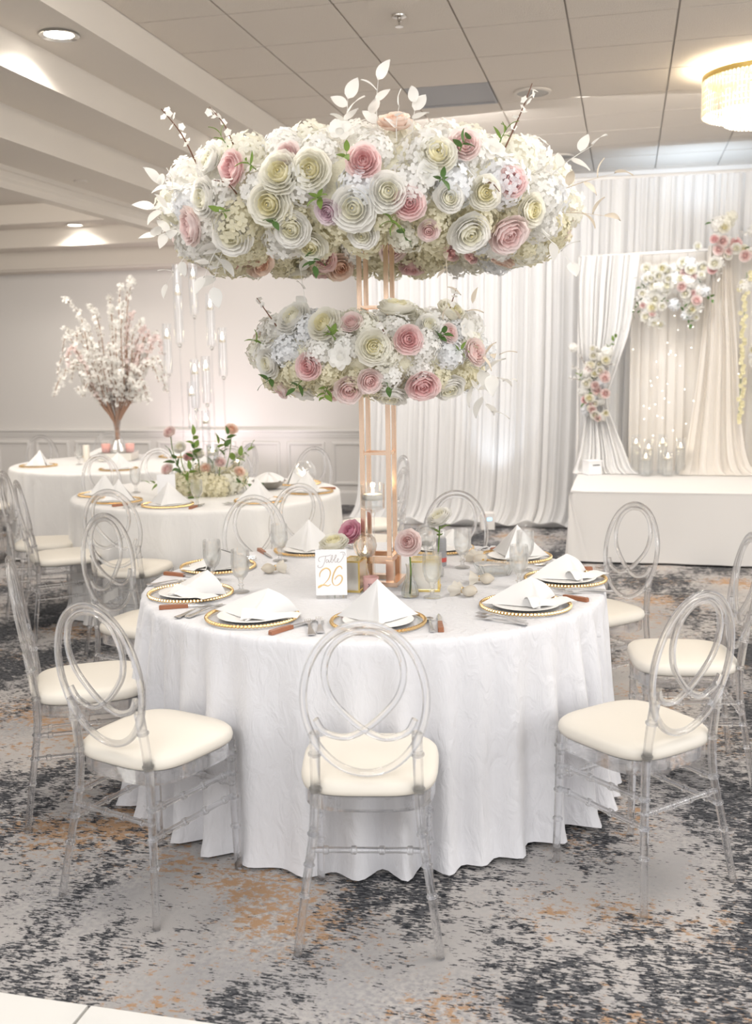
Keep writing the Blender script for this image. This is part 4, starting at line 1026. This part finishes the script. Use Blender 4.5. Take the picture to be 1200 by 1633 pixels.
def bloom(parent, c, nrm, col, s, var=0):
    kd = KIND[col]; link('garden_rose' if kd == 'garden' else kd, flower(kd, col, var), parent, c, quat(nrm, random.uniform(0, 6)), s)
def cluster(name, loc, pts, label, cat='floral cluster', group=None, cols='WWGLWP', hyd='WWB', leaves='green', lw=14, sz=.055, hs=.07):
    t = empty(name, loc, 0, label, cat, group)
    rnd = random.Random(len(label))
    for i, (x, z, r) in enumerate(pts):
        n = Vector((x * .8 + rnd.uniform(-.3, .3), -1, rnd.uniform(-.3, .35)))
        if i % 3 == 1: link('hydrangea', HM[rnd.choice(hyd)][i % 3], t, (x, -.03 - r * .3, z), quat(n, rnd.uniform(0, 6)), hs * rnd.uniform(.8, 1.2))
        else: bloom(t, (x, -.05 - .05 * rnd.random() - r * .3, z), n, rnd.choice(cols), sz * rnd.uniform(.7, 1.25), i % 3)
    for k in range(lw):
        x, z, r = rnd.choice(pts); a = rnd.uniform(0, 6.28)
        spray(t, (x, -.03, z), (math.cos(a), -.5, math.sin(a) + .2), .10 + .06 * rnd.random(), 4, leaves if k % 3 else 'dark', .05, rnd=rnd, name='leaf_spray', stem='stem_green' if leaves != 'white' else 'leaf_white')
    return t
R5 = random.Random(21)
tie = [(R5.gauss(0, .07) + .03 * (1 - abs(z) * 2), z, R5.random() * .1) for z in [(-.31 + .64 * k / 43) for k in range(44)]]
t_ = cluster('tieback_bouquet', (-.31, 9.72, 1.40), [(x + (.08 * (z > 0) * R5.uniform(-1, 1)), z, r) for x, z, r in tie], 'white and blush bouquet tying back the drape at the stage end', 'bouquet', cols='WGLPWL', leaves='green', lw=9, sz=.042, hs=.05)
for d in ((-.18, 0, .16), (-.12, -.03, .26), (.06, -.02, .30), (.20, 0, .18), (-.2, 0, .05)): blossom_twig(t_, [(d[0] * .3, -.03, d[2] * .5), (d[0] * .7, -.05, d[2] * .9), d], 8, .016)
p1 = [(-.27 + .56 * R5.random(), .17 * R5.gauss(0, .55), R5.random() * .2) for k in range(46)] + [(-.20 + R5.gauss(0, .045), -.12 - .30 * k / 12, 0) for k in range(12)] + [(.15 + R5.gauss(0, .04), -.1 - .26 * k / 11, 0) for k in range(11)]
c1 = cluster('hanging_floral_cluster', (.39, 9.70, 2.31), p1, 'brightly lit white flower cluster hanging over the stage candles', cols='WWWGWL', hyd='WWB', leaves='white', lw=16, sz=.045, hs=.06)
for x in (-.27, -.22): spray(c1, (x, -.02, .0), (-.3, -.1, -1), .26, 9, 'dark', .045, name='trailing_greenery', droop=.05)
p2 = [(-.16 + .75 * R5.random(), .20 * R5.gauss(0, .6) + .05, R5.random() * .2) for k in range(54)]
cluster('crown_floral_cluster', (.86, 9.70, 2.56), p2, 'upper white and blush flower cluster at the right frame edge above the drape', cols='WGLWLP', hyd='WWC', leaves='white', lw=14, sz=.05, hs=.06)
ga = empty('flower_garland', (.985, 9.66, 2.35), 0, 'hanging garland of pale yellow blossoms at the right frame edge', 'garland')
MB().tube([(.02, 0, 0), (.005, 0, -.6), (-.005, 0, -1.30)], .003, 5).build('cord', M['stem_green'], ga)
for k in range(46):
    z = -1.30 * k / 45; wd = .055 if z > -.35 else .022
    link('blossom', flower('anemone', 'Y', k % 2), ga, (.01 + R5.uniform(-wd, wd), -.015 + R5.uniform(-.015, .01), z), quat((R5.uniform(-.6, .6), -1, R5.uniform(-.5, .5)), R5.uniform(0, 6)), .030)
cluster('side_bouquet', (1.22, 9.70, 1.45), [(R5.gauss(0, .06), R5.uniform(-.2, .25), 0) for k in range(22)], 'blush bouquet on the far side of the arch, cut by the frame edge', 'bouquet', lw=6, sz=.05)

def candle_cylinder(loc, h, r, ch_, label, lit=True):
    c = empty('candle_cylinder', loc, 0, label, 'candle holder', 'glass candle cylinders on the stage')
    MB().lathe([(0, .003), (r, .003), (r, h), (r - .002, h), (r - .002, .008), (0, .008)], 28).build('glass_tube', M['candle_glass'], c)
    MB().lathe([(0, .009), (r - .003, .009), (r - .003, ch_), (0, ch_)], 22).build('water', M['water'], c)
    candle(c, ch_ - .008, r * .72, .022, fs=1.25)
for x, y, h, r, ch_, lb in ((.10, 9.62, .36, .045, .27, 'tall candle cylinder at the left end of the stage group'), (.335, 9.66, .36, .045, .275, 'tall candle cylinder at the back of the stage group'), (.21, 9.60, .32, .045, .225, 'middle candle cylinder of the stage group, behind the two low ones'),
                            (.49, 9.62, .33, .045, .235, 'candle cylinder at the right end of the stage group'), (.185, 9.47, .22, .05, .15, 'low candle cylinder at the front left of the stage group'), (.375, 9.47, .22, .05, .155, 'low candle cylinder at the front right of the stage group')):
    candle_cylinder((x, y, SZ), h, r, ch_, lb)
bx = empty('card_box', (-.285, 9.55, SZ), .5, 'white card box with a dark slot on the left end of the stage', 'box')
rt_ = Matrix.Rotation(-.25, 3, 'Y')
MB().box((0, 0, .065), (.13, .12, .12), rot=None).build('box_body', M['card'], bx, smooth=0)
MB().box((.0, -.005, .128), (.14, .13, .006)).build('lid', M['card'], bx, smooth=0)
MB().box((.01, -.0615, .09), (.07, .003, .009)).build('slot', M['black'], bx, smooth=0)
MB().box((0, 0, .003), (.14, .13, .005)).build('base', M['label_grey'], bx, smooth=0)

ul = empty('uplight_fixture', (-1.28, 9.80, 0), YAW, 'small white box uplight with a blue light at the foot of the curtain', 'uplight')
MB().box((0, 0, .09), (.13, .13, .16)).build('housing', M['trim_paint'], ul, smooth=0)
MB().box((.015, -.067, .115), (.04, .004, .024)).build('blue_display', M['blue_led'], ul, smooth=0)
MB().ball((-.03, -.067, .15), .006, 8, 6).build('red_indicator', M['red_led'], ul)
MB().lathe([(0, .172), (.05, .172), (.052, .168)], 20).build('lens', M['porcelain'], ul)

# ------------------------------------------------------------------ candelabra table centre
cb = empty('glass_candelabra', (T2.x, T2.y, ZT), YAW, 'tall clear candelabra of hanging glass tubes with lit candles', 'candelabra')
MB().lathe([(0, .0), (.20, .0), (.20, .008), (0, .008)], 40).build('mirror_base', M['mirror'], cb)
K = 6.78 / 1638.8
TU = [(-56, .0, .80, .34, 1), (-33, -.06, 1.00, .52, 1), (-12, .05, 1.19, .35, 1), (17, -.03, .98, .35, 1), (31, .07, .78, .33, 1), (-9, -.10, .57, .33, 1), (-24, .10, .42, .33, 1), (6, -.02, .60, .32, 1), (-3, .12, .25, .30, 1)]
for px, dy, z0, h, lit in TU:
    x = px * K
    t_ = MB().lathe([(0, 0), (.026, .001), (.030, .005), (.031, .012), (.031, h), (.0295, h), (.0295, .012), (0, .008)], 24).build('glass_tube', M['candle_glass'], cb, (x, dy, z0))
    MB().ball((0, 0, -.008), .014, 10, 6).build('crystal_drop', M['cut_glass'], t_)
    candle(t_, h * .62 if h > .4 else h * .70, .022, .018, fs=1.7)
    MB().tube([(x, dy, .008), (x, dy, z0 - .02)], .0048, 8).build('rod', M['acrylic_rod'], cb)
fcn = empty('candelabra_flowers', (T2.x + .02, T2.y - .05, ZT), YAW, 'low mound of cream hydrangeas, pale roses and leaves at the candelabra foot', 'flower arrangement')
fcn.scale = (1.18, 1.1, 1.15)
R6 = random.Random(9)
for x, y, z, s in ((.03, -.16, .06, .085), (.13, -.10, .06, .085), (.09, -.18, .05, .07), (-.09, -.12, .06, .075), (.0, -.05, .10, .08), (.16, -.02, .08, .08), (-.14, .0, .06, .07), (.06, .1, .07, .08)):
    link('hydrangea', R6.choice(HM['C'] + HM['Y']), fcn, (x, y, z), quat((x, y - .1, .25), R6.uniform(0, 6)), s)
for x, y, z, c, s in ((-.19, -.05, .36, 'L', .042), (.15, .0, .37, 'A', .042), (-.20, -.12, .15, 'L', .04), (.10, -.14, .19, 'L', .036), (-.08, -.1, .22, 'P', .034), (.02, -.16, .16, 'A', .034), (.20, -.1, .13, 'A', .036), (-.12, -.15, .28, 'W', .04), (.20, -.04, .22, 'W', .035), (-.02, -.14, .24, 'W', .036)):
    MB().tube(spline([(x * .5, y * .5, .03), (x * .9, y, z * .6), (x, y, z)], 4), .0028, 5).build('flower_stem', M['stem_green'], fcn)
    bloom(fcn, (x, y, z), (x * 2, -.8, .6), c, s)
for x, y, z, dx, dz in ((-.10, -.12, .10, -.5, 1), (-.05, -.14, .12, .1, 1.2), (.05, -.1, .15, .3, 1), (.15, -.08, .18, .9, .6), (-.14, -.15, .06, -1, .15), (.0, -.2, .04, -.2, -.3), (.17, -.15, .08, .8, -.1), (.12, -.1, .2, .2, 1), (-.02, -.16, .2, -.1, 1), (-.08, -.16, .02, .1, .6)):
    spray(fcn, (x, y, z), (dx, -.3, dz), .16, 6, R6.choice(('green', 'dark')), .062, rnd=R6)
def t2_candle(x, y, h, ch_, lb):
    c = empty('candle_cylinder', (x, y, ZT), 0, lb, 'candle holder', 'glass candle cylinders on the candelabra table')
    MB().lathe([(0, .003), (.040, .003), (.040, h), (.038, h), (.038, .008), (0, .008)], 26).build('glass_tube', M['glass_bright'], c)
    MB().lathe([(0, .009), (.0365, .009), (.0365, ch_), (0, ch_)], 20).build('water', M['water'], c)
    candle(c, ch_ - .008, .032, .024, fs=1.4)
q = T2 + VR * .075 + VF * -.19; t2_candle(q.x, q.y, .34, .275, 'taller floating candle cylinder among the flowers on the candelabra table')
q = T2 + VR * .215 + VF * -.02; t2_candle(q.x, q.y, .26, .19, 'shorter floating candle cylinder right of the flowers on the candelabra table')
gb = empty('glass_globe_votive', (-2.235, 7.02, ZT), 0, 'lit glass globe votive at the right of the candelabra table', 'candle holder', 'glass globe votives')
MB().lathe([(0, .0), (.04, .0), (.07, .03), (.085, .08), (.075, .13), (.05, .16), (.043, .166)], 28).build('glass_globe', M['glass_bright'], gb)
candle(gb, .03, .03, .03, fs=1.6)
bw = empty('bread_bowl', (-2.40, 6.72, ZT), 0, 'hammered pewter bowl with a cream napkin on the candelabra table', 'bowl')
MB().lathe([(0, .002), (.05, .002), (.055, .006), (.095, .03), (.118, .058), (.122, .06), (.116, .058), (.09, .034), (.05, .012), (0, .01)], 36).build('bowl_shell', M['pewter'], bw)
MB().grid(lambda u, v: (.11 * v * math.cos(2 * PI * u), .10 * v * math.sin(2 * PI * u), .055 + .055 * (1 - v ** 1.5) + .012 * math.sin(9 * u * 2 * PI) * v + .01 * math.sin(4 * PI * u + 1)), 40, 6, wrap=True).build('napkin_lining', M['napkin'], bw, smooth=180)
c2 = empty('table_number_card', (-2.80, 5.93, ZT), YAW, 'blurred white number card on the candelabra table beside a napkin', 'table number')
MB().box((0, 0, .10), (.115, .003, .17)).build('card', M['card'], c2, smooth=0)
MB().box((0, .01, .004), (.115, .05, .005)).build('acrylic_stand', M['candle_glass'], c2, smooth=0)

# ------------------------------------------------------------------ blossom table centre
q = T3 + VF * .25 - VR * .03
rs = empty('mirrored_riser', (q.x, q.y, ZT), YAW, 'mirrored riser under the blossom vase', 'riser')
MB().box((0, 0, .04), (.30, .30, .07)).build('body', M['mirror'], rs, smooth=0)
MB().box((0, 0, .078), (.31, .31, .006)).build('top_plate', M['glass_bright'], rs, smooth=0)
vz = .0815 + ZT
bv = empty('trumpet_vase', (q.x, q.y, vz), 0, 'tall clear trumpet vase holding the blossom branches', 'vase')
MB().lathe([(0, .003), (.085, .003), (.088, .008), (.07, .05), (.035, .11), (.022, .16), (.03, .185), (.036, .2), (.034, .22), (.040, .30), (.058, .44), (.072, .52), (.070, .52), (.055, .44), (.037, .30), (.03, .225), (0, .215)], 32).build('glass_body', M['glass_bright'], bv)
R7 = random.Random(31)
bt = empty('blossom_branches', (q.x, q.y, vz + .23), YAW, 'spreading spray of white cherry blossom branches in the tall vase', 'branches')
K3 = 9.2 / 1638.8
tips = [(-95, 40, -.1), (-93, 75, .0), (-88, 110, .1), (-85, 150, .15), (-70, 195, -.1), (-60, 170, .1), (-45, 185, .2), (-35, 150, -.2), (-20, 175, -.15), (-8, 200, .15), (5, 180, -.1), (18, 215, .0), (26, 228, .2), (36, 222, .05), (30, 185, -.2), (45, 150, .2), (55, 160, -.1), (70, 140, .1), (80, 105, 0), (85, 70, -.1), (78, 45, .15), (62, 30, -.2), (50, 60, -.25), (-60, 90, -.3), (-30, 110, -.35), (10, 120, -.35), (40, 105, .3), (-75, 60, -.2), (0, 140, .3)]
tips += [(px * f, py * f + 14, -dy) for px, py, dy in tips[::2] for f in (.62,)] + [(px * .8 + 9, py * .72 + 10, dy * .5 - .1) for px, py, dy in tips[1::2]]
for px, py, dy in tips:
    x, z = px * K3, py * K3 + .06
    side = abs(px) > 52
    a = math.atan2(px, 75)
    m1 = (math.sin(a) * .22 + x * .06, dy * .2, .30); m2 = (x * .62, dy * .6, max(z * .72, .44) + (.10 if side else .0))
    pts = [(x * .03, dy * .05, -.12), (x * .06, dy * .1, .05), m1, m2, (x * .88, dy * .9, z + (.16 if side and py < 120 else -.04)), (x, dy, z)]
    tw_ = blossom_twig(bt, pts, 64, .022, 'twig_pale', .006, 'hydW' if R7.random() < .88 else 'petL')

for k, (dx, dy, lb) in enumerate(((-.10, -.05, 'pink votive cup left of the blossom vase'), (.12, -.05, 'pink votive cup right of the blossom vase'))):
    p = q + VR * dx + VF * dy
    v_ = empty('pink_votive', (p.x, p.y, ZT + .081), 0, lb, 'candle cup', 'pink votives beside the blossom vase')
    MB().lathe([(0, 0), (.036, 0), (.040, .06), (.042, .075), (.039, .075), (.036, .008), (0, .008)], 22).build('cup', M['pink_glass'], v_)
    candle(v_, .009, .028, .03, fs=1)
p = T3 - VR * .29 + VF * .12
mc = empty('pillar_candle', (p.x, p.y, ZT), 0, 'slim white pillar candle left of the blossom vase', 'candle')
MB().lathe([(0, 0), (.028, 0), (.028, .15), (.024, .155), (0, .152)], 20).build('wax_body', M['wax'], mc)
MB().tube([(0, 0, .152), (.001, 0, .163)], .0012, 5).build('wick', M['black'], mc)
